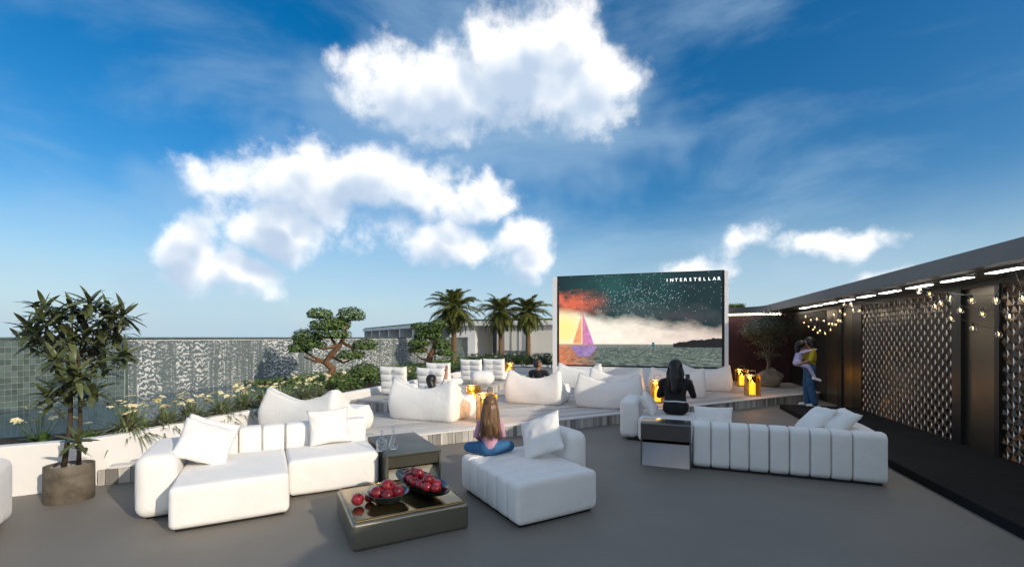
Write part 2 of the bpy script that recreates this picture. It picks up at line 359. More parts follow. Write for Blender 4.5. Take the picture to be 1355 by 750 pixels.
def obj(name, me, parent=None, loc=None, rot=None, scale=None):
    o = bpy.data.objects.new(name, me); COL.objects.link(o)
    if parent: o.parent = parent
    if loc is not None: o.location = loc
    if rot is not None: o.rotation_euler = rot
    if scale is not None: o.scale = scale
    return o
def tag(o, label, cat, group=None):
    o['label'] = label; o['category'] = cat
    if group: o['group'] = group
    return o
def thing(name, label, cat, loc=(0,0,0), rz=0.0, group=None):
    o = bpy.data.objects.new(name, None); COL.objects.link(o); o.location = (loc[0], loc[1], loc[2] if len(loc) > 2 else 0); o.rotation_euler = (0, 0, rz)
    o.empty_display_size = .1
    return tag(o, label, cat, group)
def struct(o): o['kind'] = 'structure'; return o
def stuff(o): o['kind'] = 'stuff'; return o

def rbox(x0, x1, y0, y1, z0, z1, r=.05, bulge=(0,0,0), n=9):
    """rounded, slightly stuffed block"""
    c = np.array([(x0+x1)/2, (y0+y1)/2, (z0+z1)/2]); h = np.array([(x1-x0)/2, (y1-y0)/2, (z1-z0)/2])
    r = min(r, h.min()*.98); inner = h-r
    def axis(hh):
        t = np.linspace(0, math.pi/2, 4); e = [hh-r+r*math.tan(x/2)/math.tan(math.pi/4) for x in t]
        mid = np.linspace(-(hh-r), hh-r, n)
        return np.concatenate([[-q for q in e[::-1]][:-1], mid, e[1:]])
    A = [axis(h[i]) for i in range(3)]
    vs = []; fs = []; idx = {}
    def put(p):
        k = tuple(np.round(p, 5))
        if k not in idx: idx[k] = len(vs); vs.append(p)
        return idx[k]
    for ax in range(3):
        i, j = (ax+1)%3, (ax+2)%3
        for sgn in (-1, 1):
            ids = []
            for a in A[i]:
                row = []
                for b in A[j]:
                    p = np.zeros(3); p[ax] = sgn*h[ax]; p[i] = a; p[j] = b; row.append(put(p))
                ids.append(row)
            for a in range(len(ids)-1):
                for b in range(len(ids[0])-1):
                    q = (ids[a][b], ids[a+1][b], ids[a+1][b+1], ids[a][b+1])
                    fs.append(q if sgn > 0 else q[::-1])
    P = np.array(vs); C = np.clip(P, -inner, inner); D = P-C; ln = np.linalg.norm(D, axis=1, keepdims=True); ln[ln == 0] = 1
    Q = C+D/ln*r
    S = np.clip(Q/h, -1, 1); S2 = 1-S*S; Q2 = Q.copy()
    for i in range(3):
        j, k = (i+1)%3, (i+2)%3
        Q2[:, i] += np.sign(S[:, i])*np.abs(S[:, i])*bulge[i]*np.sqrt(np.clip(S2[:, j]*S2[:, k], 0, 1))
    return (Q2+c).tolist(), fs

def fbm2(x, y, seed=0, octv=5, rough=.55):
    rs = np.random.RandomState(seed); T = rs.rand(256, 256); out = np.zeros_like(x, dtype=float); amp = 1; tot = 0
    for o in range(octv):
        xi = np.floor(x).astype(int); yi = np.floor(y).astype(int); fx = x-xi; fy = y-yi; fx = fx*fx*(3-2*fx); fy = fy*fy*(3-2*fy)
        a = T[xi%256, yi%256]; b = T[(xi+1)%256, yi%256]; c = T[xi%256, (yi+1)%256]; d = T[(xi+1)%256, (yi+1)%256]
        out += amp*((a*(1-fx)+b*fx)*(1-fy)+(c*(1-fx)+d*fx)*fy); tot += amp; amp *= rough; x = x*2.03+17.1; y = y*2.03+5.7
    return out/tot
# ================================================================== SETTING
m = MB(); m.add([(-600,-600,0),(600,-600,0),(600,600,0),(-600,600,0)], [(0,1,2,3)])
struct(m.build('terrace_floor', 'floor'))

# dark step along the pavilion
o = MB().box(3.21, 4.80, -1.2, 12.9, 0, .11).build('platform', 'black_step'); o.rotation_euler = (0, 0, BA); struct(o)

# ------------------------------------------------------------------ timber deck (boards parallel to its front edge)
DECK_Z = .22; DB = 2.10
deck = MB().build('timber_deck', 'nosing') if False else None
def deck_range(b):      # extent along a at depth b, between planter (w=-6.3), pavilion (w=4.78) and rear (u=18)
    lo, hi = -1.02, 40
    # w(a,b) and u(a,b) are linear in a
    x0, y0 = Lw(0, b); x1, y1 = Lw(1, b); w0, u0 = toB(x0, y0); w1, u1 = toB(x1, y1); dw, du = w1-w0, u1-u0
    lo = max(lo, (-6.35-w0)/dw); hi = min(hi, (4.77-w0)/dw, (17.9-u0)/du)
    return lo, hi
m = MB()
poly = []
for b in (DB+.03, 6, 10, 14, 17.5):
    lo, hi = deck_range(b)
    if hi > lo: poly.append((lo, hi, b))
# carcass below the boards, a solid slab
pts = [(lo, b) for lo, hi, b in poly]+[(hi, b) for lo, hi, b in reversed(poly)]
m.prism([Lw(a, b) for a, b in pts], 0, DECK_Z-.03)
deck = struct(m.build('timber_deck', 'slat'))
# boards
PITCH = .165; bw = PITCH-.010
boards = []
b = DB-.01; row = 0
while b < 17.2:
    lo, hi = deck_range(b+.5*PITCH)
    if hi-lo > .3:
        a = lo-random.random()*2.6 if row else lo
        while a < hi:
            a2 = a+3.3
            s, e = max(a, lo), min(a2, hi)
            if e-s > .12: boards.append((s, e-.006, b, row))
            a = a2
    b += PITCH; row += 1
def near(bd):
    x, y = Lw((bd[0]+bd[1])/2, bd[2]); return y
boards.sort(key=near)
unit = {}
far = MB()
for i, (s, e, b, row) in enumerate(boards):
    mname = 'nosing' if row == 0 else 'board'
    if i < 300:
        key = (round(e-s, 2), mname)
        if key not in unit:
            h = (e-s)/2; v, f = [], []
            q = MB(); ch = .004
            q.add([(-h,0,-.028),(h,0,-.028),(h,bw,-.028),(-h,bw,-.028),(-h,0,-ch),(h,0,-ch),(h,bw,-ch),(-h,bw,-ch),(-h,ch,0),(h,ch,0),(h,bw-ch,0),(-h,bw-ch,0)],
                  [(0,1,5,4),(2,3,7,6),(1,2,6,5),(3,0,4,7),(4,5,9,8),(6,7,11,10),(8,9,10,11),(5,6,10,9),(7,4,8,11)])
            unit[key] = q.mesh('deck_board', mname)
        x, y = Lw((s+e)/2, b); obj('deck_board', unit[key], deck, (x, y, DECK_Z+random.uniform(-.0012, .0012)), (0, 0, LA))
    else:
        v = [(*Lw(aa, bb), zz) for zz in (DECK_Z-.028, DECK_Z+random.uniform(-.001, .001)) for aa, bb in ((s,b),(e,b),(e,b+bw),(s,b+bw))]
        far.add(v, [(4,5,6,7),(0,1,5,4),(2,3,7,6),(1,2,6,5),(3,0,4,7)])
# far boards keep grain direction by their own object rotation
inv = Matrix.Rotation(-LA, 4, 'Z'); far.v = [tuple(inv @ Vector(v)) for v in far.v]
o = far.build('far_boards', 'board', deck); o.rotation_euler = (0, 0, LA); stuff(o)
# fascia slats
a = -1.0; smesh = {}
lo, hi = deck_range(DB)
while a < hi-.02:
    wd = random.choice((.06, .075, .095, .12)); k = wd
    if k not in smesh: smesh[k] = MB().box(0, wd-.008, 0, .022, .0, DECK_Z-.034).mesh('fascia_slat', 'slat')
    x, y = Lw(a, DB+.004+random.uniform(0, .006)); obj('fascia_slat', smesh[k], deck, (x, y, .002), (0, 0, LA)); a += wd

# upper tier along the planter
UW0, UW1, UU0, UU1, UZ = -6.12, -4.2, 8.35, 17.0, .44
ud = MB().box(UW0, UW1, UU0+.03, UU1, .20, UZ-.03).build('upper_deck', 'slat'); ud.rotation_euler = (0, 0, BA); struct(ud)
w = UW0; k = 0; um = {}
while w < UW1+.01:
    for u0 in (UU0, UU0+3.1, UU0+6.2):
        u1 = min(u0+3.09, UU1)
        key = round(u1-u0, 2)
        if key not in um: um[key] = MB().box(0, u1-u0, 0, .13, -.028, 0).mesh('deck_board', 'board')
        obj('deck_board', um[key], ud, (w+.13, u0, UZ), (0, 0, R(90)))
    w += .142; k += 1
w = UW0
while w < UW1:
    wd = random.choice((.06, .075, .095)); 
    if wd not in smesh: smesh[wd] = MB().box(0, wd-.008, 0, .022, .0, DECK_Z-.034).mesh('fascia_slat', 'slat')
    obj('fascia_slat', smesh[wd], ud, (w, UU0+.005, .222)); w += wd
u = UU0+.06
while u < UU1:
    wd = random.choice((.06, .075, .095)); obj('fascia_slat', smesh[wd], ud, (UW1+.03, u, .222), (0, 0, R(90))); u += wd

# ------------------------------------------------------------------ planter, bed and pool
def offset_path(pts, d):
    out = []
    for i, p in enumerate(pts):
        a = Vector(pts[max(i-1,0)]); b = Vector(pts[i]); c = Vector(pts[min(i+1,len(pts)-1)])
        n = Vector((0,0))
        for s, e in ((a,b),(b,c)):
            t = e-s
            if t.length > 1e-6: t.normalize(); n += Vector((-t.y, t.x))
        n.normalize(); 
        t1 = (b-a).normalized() if i else (c-b).normalized(); k = max(.5, n.dot(Vector((-t1.y, t1.x))))
        out.append(tuple(b+n*d/k))
    return out
c0 = Vector(Lw(-1.03, DB-.01)); pl = Vector(Lw(-4.6, DB-.01)); pe = Vector(Bw(-6.33, 17))
d1 = (c0-pl).normalized(); d2 = (pe-c0).normalized(); rr = .32
arc = []
for i in range(9):
    t = i/8; arc.append(tuple((1-t)**2*(c0-d1*rr)+2*t*(1-t)*c0+t*t*(c0+d2*rr)))
path = [tuple(pl)]+arc+[tuple(pe)]
inner = offset_path(path, .16)
planter = thing('planter', 'long white plastered planter wall curving round the timber deck', 'planter', (0,0,0))
PH = .57
m = MB(); n = len(path)
def ring(z, off): return [(x, y, z) for x, y in offset_path(path, off)]
rows = [ring(0, 0), ring(PH-.015, 0), ring(PH, .015), ring(PH, .145), ring(PH-.015, .16), ring(0, .16)]
vs = [v for r_ in rows for v in r_]
m.add(vs, [(i*n+j, i*n+j+1, (i+1)*n+j+1, (i+1)*n+j) for i in range(5) for j in range(n-1)])
m.build('wall', 'plaster', planter, angle=40, smooth=True)
# soil bed strip
m = MB(); sp0 = offset_path(path, .158); sp1 = offset_path(path, 1.15)
m.add([(x, y, .50) for x, y in sp0]+[(x, y, .49) for x, y in sp1], [(j, j+1, n+j+1, n+j) for j in range(n-1)])
m.add([(x, y, .49) for x, y in sp1]+[(x, y, .3) for x, y in sp1], [(j, j+1, n+j+1, n+j) for j in range(n-1)])
m.build('soil', 'soil', planter)
# rear bed for the trees
m = MB().prism([Bw(-11.15, 10.2), Bw(-7.4, 10.2), Bw(-7.4, 28), Bw(-11.15, 28)], .3, .452)
m.build('rear_bed', 'soil', planter)
o = MB().add([(*Bw(-11.25, -4), .445), (*Bw(-6.9, -4), .445), (*Bw(-6.9, 10.25), .445), (*Bw(-11.25, 10.25), .445)], [(0,1,2,3)]).build('pool_water', 'pool_water')
# keep the pool outside the deck: front limit follows the planter
o.data.clear_geometry()
q = [Bw(-11.25, 10.25), Bw(-7.3, 10.25), tuple(offset_path(path, 1.0)[-1])] 
mp_ = offset_path(path, .9)
polyp = [(*Bw(-11.25, 10.25), .445)] + [(-14.0, 5.0-1.2, .445)] + [(mp_[0][0], mp_[0][1], .445)] + [(x, y, .445) for x, y in mp_[1:-1]] + [(*Bw(-7.2, 10.25), .445)]
o.data.from_pydata(polyp, [], [tuple(range(len(polyp)))]); o.data.materials.append(MATS['pool_water']) if not o.data.materials else None
struct(o)

# ------------------------------------------------------------------ tiled water wall (pavilion axes)
WW = -11.2; WU0, WU1 = 1.0, 27.5
ww = thing('water_wall', 'long green tiled garden wall with water running down its face', 'wall', (0,0,0), BA)
MB().box(WW-.35, WW-.02, WU0, WU1, 0, 1.775).build('wall_core', 'grout', ww)
tm = {}
def tile_mesh(lw, lz):
    k = (lw, lz)
    if k not in tm:
        e = .004; tm[k] = MB().add([(0,0,0),(0,lw,0),(0,lw,lz),(0,0,lz),(.016,e,e),(.016,lw-e,e),(.016,lw-e,lz-e),(.016,e,lz-e)],
                     [(4,5,6,7),(0,1,5,4),(1,2,6,5),(2,3,7,6),(3,0,4,7)]).mesh('tile', 'tile')
    return tm[k]
TP, TH = .0855, .111
u = 7.25; cols = 0
while u > 5.2:
    u -= TP; z = .40
    for r_ in range(12):
        obj('tile', tile_mesh(TP-.008, TH-.008), ww, (WW-.022, u, z+.0), (0, R(random.uniform(-.35, .35)), R(random.uniform(-.35, .35)))); z += TH
rest = MB(); u_ = u
while u_ > 3.0:
    u_ -= TP; z = .40
    for r_ in range(12): rest.box(WW-.022, WW-.006, u_, u_+TP-.008, z, z+TH-.008); z += TH
stuff(rest.build('tile_field', 'tile', ww))
# coping row: small mosaic, one piece
m = MB(); u = 4.0
while u < WU1:
    for zz in (1.735, 1.757):
        m.box(WW-.02, WW-.004+random.uniform(0, .003), u, u+.054, zz, zz+.019)
    u += .06
m.box(WW-.37, WW+.02, WU0, WU1, 1.778, 1.80)
stuff(m.build('coping_mosaic', 'tile', ww))
# end bay of wide courses beyond the water
z = .4
while z < 1.70:
    MB().box(WW-.02, WW-.002, 24.6, WU1, z, z+.082).build('tile', 'tile', ww); z += .09
# backing behind the water and the sheet itself
MB().box(WW-.02, WW-.008, 7.27, 24.55, .4, 1.73).build('wet_backing', 'tile', ww)
nu, nz = 760, 120
t = np.linspace(0, 1, nu); U = 7.3+17.2*t**1.45; Zs = np.linspace(.42, 1.715, nz)
UU, ZZ = np.meshgrid(U, Zs, indexing='ij')
band = fbm2(UU*4.2, ZZ*.2, 3, 2)                       # columns of rougher and smoother flow
wob = (fbm2(UU*1.7, ZZ*3, 12, 3)-.5)*1.2
rip = .5+.5*np.sin((ZZ*52+wob*8+fbm2(UU*12, ZZ*6, 5, 3)*14)); rip *= fbm2(UU*16, ZZ*18, 7, 3)*1.6
fine_ = fbm2(UU*22, ZZ*40, 8, 3, .65); streak = fbm2(UU*26, ZZ*1.2, 14, 2)
Dp = .004+.045*np.clip(band-.28, 0, 1)*rip+.014*(fine_-.4)+.012*(streak-.4)
Dp *= np.clip((1.73-ZZ)/.14, .15, 1)
m = MB(); vs = np.stack([WW+.004+np.clip(Dp, -.003, .2), UU, ZZ], -1).reshape(-1, 3)
m.v = [tuple(x) for x in vs]; m.f = [(i*nz+j, (i+1)*nz+j, (i+1)*nz+j+1, i*nz+j+1) for i in range(nu-1) for j in range(nz-1)]; m.m = [0]*len(m.f)
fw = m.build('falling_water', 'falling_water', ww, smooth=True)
sparkle = np.clip(3.6*((rip-.40)*np.clip(band*3.4-.95, .05, 1)+.55*(fine_-.53)+.45*(streak-.52)), 0, 1)  # bright water sparkle painted as white on the ripple crests
ca = fw.data.color_attributes.new('sparkle', 'FLOAT_COLOR', 'POINT'); rg = np.ones((nu*nz, 4), dtype=np.float32); rg[:, :3] = sparkle.reshape(-1, 1); ca.data.foreach_set('color', rg.ravel())
MB().box(WW-.02, WW+.03, 7.3, 24.5, 1.716, 1.733).build('spout_lip', 'far_white', ww)

# ------------------------------------------------------------------ pavilion on the right (local x = w, y = u)
pav = thing('pavilion', 'dark pavilion with grey roof edge and patterned metal panels', 'building', (0,0,0), BA)
FW = 4.78; HT = 2.55
def fas_path():
    p = [(3.73, -1.2), (3.73, 16.3)]  # near end, out of view, cut short to let sky light in
    for i in range(1, 9):
        t = i/9; p.append((3.73*(1-t)**2+2*3.73*t*(1-t)+2.4*t*t, 16.3*(1-t)**2+2*17.55*t*(1-t)+17.55*t*t))
    return p+[(2.4, 17.55), (-.3, 17.55)]
fp = fas_path(); k = len(fp)
outer = [(-.3, 24), (14, 24), (14, -1.2)]
m = MB(); m.add([(x, y, 2.62) for x, y in fp]+[(x, y, 2.84) for x, y in fp], [(j, k+j, k+j+1, j+1) for j in range(k-1)])
m.build('fascia', 'fascia', pav, smooth=True, angle=30)
m = MB(); pl_ = fp+outer; m.add([(x, y, 2.84) for x, y in pl_], [tuple(range(len(pl_)-1, -1, -1))]); m.build('roof', 'fascia', pav)
m = MB(); m.add([(x, y, 2.62) for x, y in pl_], [tuple(range(len(pl_)))]); m.build('soffit', 'soffit', pav)
MB().box(4.70, 14, -1.18, -1.08, 0, 2.62).build('end_wall', 'dark_wall', pav)
MB().box(3.95, 4.13, -1, 14.5, 2.606, 2.622).build('light_channel', 'soffit', pav)
MB().box(FW-.03, FW+.2, -1.05, 17.9, HT, 2.62).build('header', 'black_metal', pav)
# wall segments
for (u0, u1) in ((-1.05, 4.9), (14.62, 17.9)):
    MB().box(FW, FW+.15, u0, u1, .0, HT).build('wall', 'dark_wall', pav)
for (u0, u1, pr) in ((4.9, 5.0, .05), (8.05, 8.14, .05), (8.86, 9.08, .05), (12.37, 12.86, .03), (13.50, 13.78, .03)):
    MB().box(FW-pr, FW+.15, u0, u1, .0, HT).build('mullion', 'black_metal', pav)
MB().box(FW-.052, FW-.05, 8.98, 8.985, .1, HT).build('trim_line', 'bronze_panel', pav)
for (u0, u1) in ((8.14, 8.86), (12.86, 13.50), (13.78, 14.62)):
    d = MB().box(FW+.01, FW+.15, u0, u1, .0, HT).build('door', 'bronze_panel', pav)
    MB().box(FW+.004, FW+.01, u0+.02, u0+.03, .15, HT).build('trim', 'steel_table', d)
# patterned panels: folded relief + proud chevrons
def chev_mesh():
    q = MB(); s = .05; t = .013; d = .012
    # folded blade shaped like a '<' standing off the panel (local x out of wall is -)
    for zz, sg in ((0, 1), (0, -1)):
        q.add([(0, -.016, 0), (0, .016, sg*s), (0, .020, sg*s*1.02), (0, .004, 0),
               (-d, -.016, 0), (-d*.25, .016, sg*s), (-d*.25, .020, sg*s*1.02), (-d, .004, 0)],
              [(4,5,6,7),(0,1,5,4),(1,2,6,5),(2,3,7,6),(3,0,4,7)])
    return q.mesh('chevron', 'chevron_metal')
cm = chev_mesh()
def relief(u0, u1, name):
    q = MB(); st = .1; c = 0; u = u0
    nU = int(round((u1-u0)/st)); du = (u1-u0)/nU; nZ = 24; dz = (HT-.13)/nZ
    P = {}
    rs = random.Random(5)
    for i in range(nU+1):
        for j in range(nZ+1):
            P[i, j] = (FW-.006-(.02 if (i+j) % 2 else 0)-rs.uniform(0, .006), u0+i*du, .12+j*dz)
    vs = list(P.values()); ix = {k_: i for i, k_ in enumerate(P)}
    fs = []
    for i in range(nU):
        for j in range(nZ):
            a, b_, c_, d_ = ix[i,j], ix[i+1,j], ix[i+1,j+1], ix[i,j+1]
            fs += [(a, d_, b_), (b_, d_, c_)] if (i+j) % 2 else [(a, c_, b_), (a, d_, c_)]
    q.add(vs, fs); q.box(FW+.0, FW+.15, u0, u1, 0, HT)
    p = q.build(name, 'relief_panel', pav)
    pts = [(u0+i*du, .12+j*dz) for i in range(1, nU) for j in range(1, nZ) if (i % 4 in (0, 2) and j % 2 == (i//2) % 2)]
    return p, pts, du
def chevrons(u0, u1, name, lim):
    p, _, _ = relief(u0, u1, name)
    pts = []; i = 0; u = u0+.06
    while u < u1-.03:
        z = .17+(.1 if i % 2 else 0)
        while z < HT-.03: pts.append((u, z)); z += .2
        u += .104; i += 1
    rest = MB()
    for n_, (u, z) in enumerate(pts):
        if n_ < lim: obj('chevron', cm, p, (FW-.024, u, z))
        else:
            rest.add([(v.co.x+FW-.024, v.co.y+u, v.co.z+z) for v in cm.vertices], [tuple(f.vertices) for f in cm.polygons])
    if rest.v: stuff(rest.build('chevron_field', 'chevron_metal', p))
chevrons(6.4, 8.05, 'patterned_panel', 400)
chevrons(9.08, 12.37, 'patterned_panel', 300)
# back wing
MB().box(-.25, 4.9, 18.0, 18.2, 0, 2.62).build('back_wall', 'maroon_wall', pav)
MB().box(-.25, 4.4, 17.56, 17.60, 2.575, 2.612).build('strip_light', 'led_warm', pav)
# ceiling lights: things of their own
cl_names = ['over the single bronze door', 'above the middle of the large patterned panel']
lab = {-1: 'white ceiling light over the outer end of the small patterned panel', 0: 'long white ceiling light nearest the small patterned panel', 1: 'white ceiling light above the dark jamb before the bronze door',
       2: 'white ceiling light over the start of the large patterned panel', 3: 'white ceiling light over the near third of the large patterned panel',
       4: 'white ceiling light over the middle of the large patterned panel', 5: 'white ceiling light over the far third of the large patterned panel',
       6: 'short white ceiling light near the far end of the large patterned panel', 7: 'small white ceiling light by the plain glossy panels',
       8: 'last small white ceiling light before the dark corner'}
for i in range(-1, 9):
    uc = 6.76+.89*i
    t_ = thing('ceiling_light', lab[i], 'light', (*Bw(4.04, uc), 2.606), BA, 'ceiling lights under the pavilion roof')
    MB().box(-.06, .06, -.275, .275, -.022, 0).build('housing', 'fascia', t_)
    MB().box(-.05, .05, -.262, .262, -.028, -.0225).build('diffuser', 'led', t_)
# turf on the back wing's roof
def blades(m, pts, h, wd, lean=.4):
    for (x, y, z) in pts:
        a = random.random()*6.28; hh = h*random.uniform(.5, 1.2); dx, dy = math.cos(a)*wd, math.sin(a)*wd; lx, ly = random.uniform(-lean, lean)*hh, random.uniform(-lean, lean)*hh
        m.add([(x-dx, y-dy, z), (x+dx, y+dy, z), (x+lx, y+ly, z+hh)], [(0,1,2)])
m = MB(); blades(m, [(random.uniform(-.3, 3.3), 17.7+random.random()**1.5*1.6, 2.84) for _ in range(7000)], .17, .012)
o = m.build('roof_grass', 'grass_blade'); o.rotation_euler = (0, 0, BA); stuff(o); o['label'] = 'strip of green grass on the roof beside the screen'; o['category'] = 'grass'

# ------------------------------------------------------------------ outdoor screen
SR = (6.55, 14.0); SL_ = 5.22; SZ0, SZ1 = .84, 3.87
scr = thing('cinema_screen', 'large outdoor cinema screen showing a stormy sea at sunset', 'screen', (SR[0]-SL_*math.cos(BA), SR[1]-SL_*math.sin(BA), 0), BA)
MB().box(-.01, SL_+.01, .02, .32, SZ0-.02, SZ1+.01).build('cabinet', 'screen_black', scr)
MB().box(-.16, -.012, -.02, .34, DECK_Z, SZ1-.02).build('side_post', 'white_frame', scr)
MB().box(SL_+.012, SL_+.12, -.02, .34, DECK_Z, SZ1-.02).build('side_post', 'white_frame', scr)
MB().box(-.16, SL_+.12, .0, .34, DECK_Z-.03, SZ0-.025).build('plinth', 'white_frame', scr)
def picture():
    nx, ny = 340, 190
    X, Y = np.meshgrid(np.linspace(0, 1, nx), np.linspace(0, 1, ny), indexing='ij')   # x right, y up
    col = np.zeros((nx, ny, 3))
    ax = X*1.72
    cl = fbm2(ax*5+2, Y*9, 21, 6, .6); cl2 = fbm2(ax*12, Y*22, 22, 5)
    hor = .235
    def L_(a, b, t): return a*(1-t)[..., None]+b*t[..., None]
    dark = np.array([.012, .030, .034]); teal = np.array([.02, .075, .072]); cloud = np.array([.075, .078, .085]); glow = np.array([.86, .78, .66]); pink = np.array([.52, .40, .36])
    sky = L_(np.broadcast_to(dark, col.shape), np.broadcast_to(teal, col.shape), np.clip(1.3-3.2*np.abs(X-.42)-.4*np.abs(Y-.9), 0, 1)*np.clip(cl*1.4, 0, 1))
    edge = .66-.20*X+.16*(cl-.5)                        # ragged underside of the storm
    t = np.clip((edge-Y)/.14+.5*(cl2-.5), 0, 1)
    band = np.clip(1-np.abs(Y-edge-.05)/.13, 0, 1)
    sky = L_(sky, np.broadcast_to(cloud, col.shape), band*.8*np.clip(cl*1.5-.2, 0, 1))
    bright = L_(np.broadcast_to(glow, col.shape), np.broadcast_to(pink, col.shape), np.clip(X*1.0-.25+.7*(cl2-.5), 0, 1))
    sky = L_(sky, bright, t)
    dk = np.clip(1-np.hypot((X-.80)/.2, (Y-.53)/.055)+1.0*(cl2-.5), 0, 1); sky = L_(sky, np.broadcast_to(np.array([.05, .052, .062]), col.shape), dk)
    red = np.clip(1-X/.34, 0, 1)*np.clip(1-np.abs(Y-.68-.05*cl)/.15, 0, 1); sky = L_(sky, np.broadcast_to(np.array([.60, .13, .07]), col.shape), np.clip(red*2.6*np.clip(cl2*1.6-.25, 0, 1), 0, 1))
    orange = np.clip(1-np.hypot((X-.02)/.2, (Y-.40)/.26), 0, 1); sky = L_(sky, np.broadcast_to(np.array([1.0, .74, .28]), col.shape), np.clip(orange*1.5, 0, 1))
    # stars
    rs = np.random.RandomState(4)
    for _ in range(420):
        sx = np.clip(rs.normal(.52, .2), 0, .995); sy = np.clip(rs.normal(.75, .12), .45, .99); i, j = int(sx*nx), int(sy*ny)
        if t[i, j] < .3 and i < nx-1 and j < ny-1: sky[i, j] += rs.uniform(.15, .8)*np.array([.85, .95, 1]); 
    # sea
    d = np.clip((hor-Y)/hor, 1e-3, 1); wv = fbm2(ax*60/(.25+d*2.2), np.log(d+.03)*26, 31, 4, .6); wv2 = fbm2(ax*24/(.2+d), np.log(d+.03)*12, 33, 3)
    sea = L_(np.broadcast_to(np.array([.03, .05, .045]), col.shape), np.broadcast_to(np.array([.24, .28, .25]), col.shape), np.clip(wv*1.7+wv2*.7-.85, 0, 1))
    sea = L_(sea, np.broadcast_to(np.array([.75, .22, .08]), col.shape), np.clip(1-X/.26, 0, 1)*np.clip(wv*1.6-.1, 0, 1))
    sea = L_(sea, np.broadcast_to(np.array([.5, .44, .38]), col.shape), np.clip(.4-d*2, 0, 1)*np.clip(1.2-X, 0, 1))
    out = np.where((Y < hor)[..., None], sea, sky)
    # dark headland on the right and a plain sail boat with warm sails on the left
    hl = hor+.012+.05*np.clip((X-.74)/.26, 0, 1)**.5*(.5+fbm2(ax*14, Y*0, 41, 4)); mk = (X > .72) & (Y > hor-.03) & (Y < hl); out[mk] = (.015, .016, .017)
    sail = (X > .155) & (X < .155+.075*np.clip((.60-Y)/.36, 0, 1)) & (Y > .225) & (Y < .60)
    jib = (X < .150) & (X > .150-.055*np.clip((.56-Y)/.30, 0, 1)) & (Y > .24) & (Y < .56)
    out[sail] = (np.array([.62, .22, .34])*(.6+.7*fbm2(ax*20, Y*26, 51, 3)[..., None]) + np.array([.0, .02, .22])*((X-.155)/.075)[..., None])[sail]
    out[jib] = (np.array([.85, .36, .18])*(.7+.5*fbm2(ax*20, Y*26, 52, 3)[..., None]))[jib]
    hull = (np.abs(X-.165) < .085-.45*np.clip(.2-Y, 0, 1)) & (Y > .10) & (Y < .215); out[hull] = (np.array([.30, .20, .42])*(.5+.8*fbm2(ax*20, Y*30, 55, 3)[..., None]))[hull]
    small = (np.abs(X-.602) < .008) & (Y > hor-.025) & (Y < hor+.02); out[small] = (.02, .10, .15)
    m = MB(); m.v = [(SL_*(.012+.976*x), .012, SZ0+.03+(SZ1-SZ0-.05)*y) for x, y in zip(X.ravel(), Y.ravel())]
    m.f = [(i*ny+j, (i+1)*ny+j, (i+1)*ny+j+1, i*ny+j+1) for i in range(nx-1) for j in range(ny-1)]; m.m = [0]*len(m.f)
    mt = bpy.data.materials.new('screen_picture'); mt.use_nodes = True; N = mt.node_tree.nodes; L = mt.node_tree.links; N.clear()
    oo = N.new('ShaderNodeOutputMaterial'); em = N.new('ShaderNodeEmission'); at = N.new('ShaderNodeAttribute'); at.attribute_name = 'picture'; L.new(at.outputs['Color'], em.inputs[0]); em.inputs[1].default_value = SCREEN_E
    gl = N.new('ShaderNodeBsdfGlossy'); gl.inputs['Roughness'].default_value = .4; gl.inputs[0].default_value = (.02, .02, .02, 1); ad = N.new('ShaderNodeAddShader'); L.new(em.outputs[0], ad.inputs[0]); L.new(gl.outputs[0], ad.inputs[1]); L.new(ad.outputs[0], oo.inputs[0])
    MATS['screen_picture'] = mt; mt.cycles.emission_sampling = 'NONE'
    me = m.mesh('picture', 'screen_picture'); ca = me.color_attributes.new('picture', 'FLOAT_COLOR', 'POINT')
    rgba = np.ones((nx*ny, 4), dtype=np.float32); rgba[:, :3] = np.clip(out.reshape(-1, 3), 0, 1.2); ca.data.foreach_set('color', rgba.ravel())
    obj('picture', me, scr)
    # title lettering
    x = SL_*.985-1.66; dg = None
    for ch in 'INTERSTELLAR':
        cu = bpy.data.curves.new('letter', 'FONT'); cu.body = ch; cu.size = .14; cu.extrude = .001; cu.offset = .001
        to = bpy.data.objects.new('tmp', cu); COL.objects.link(to); dg = bpy.context.evaluated_depsgraph_get(); me = bpy.data.meshes.new_from_object(to.evaluated_get(dg)); bpy.data.objects.remove(to)
        me.materials.clear(); me.materials.append(MATS['lettering']); me.name = 'letter'
        xs = [v.co.x for v in me.vertices]; obj('letter', me, scr, (x+.07-(max(xs)+min(xs))/2, .005, SZ1-.30), (R(90), 0, 0)); x += .139
SCREEN_E = .62
picture()

# ------------------------------------------------------------------ low building far behind
fb = thing('garden_building', 'long low white building with a planted roof behind the palms', 'building', (0,0,0))
def seg(p0, p1):
    p0, p1 = Vector(p0), Vector(p1); t = (p1-p0); L_ = t.length; return p0, math.atan2(t.y, t.x), L_
FB0, FB1, FB2 = (3.6, 35.2), (-4.95, 38.2), (-24, 74)
def fpart(name, mt, sgm, x0, x1, y0, y1, z0, z1):
    p0, an, L_ = sgm; o = MB().box(x0, x1, y0, y1, z0, z1).build(name, mt, fb); o.location = (p0.x, p0.y, 0); o.rotation_euler = (0, 0, an); return o
s1 = seg(FB0, FB1); s2 = seg(FB1, FB2); L1, L2 = s1[2], s2[2]
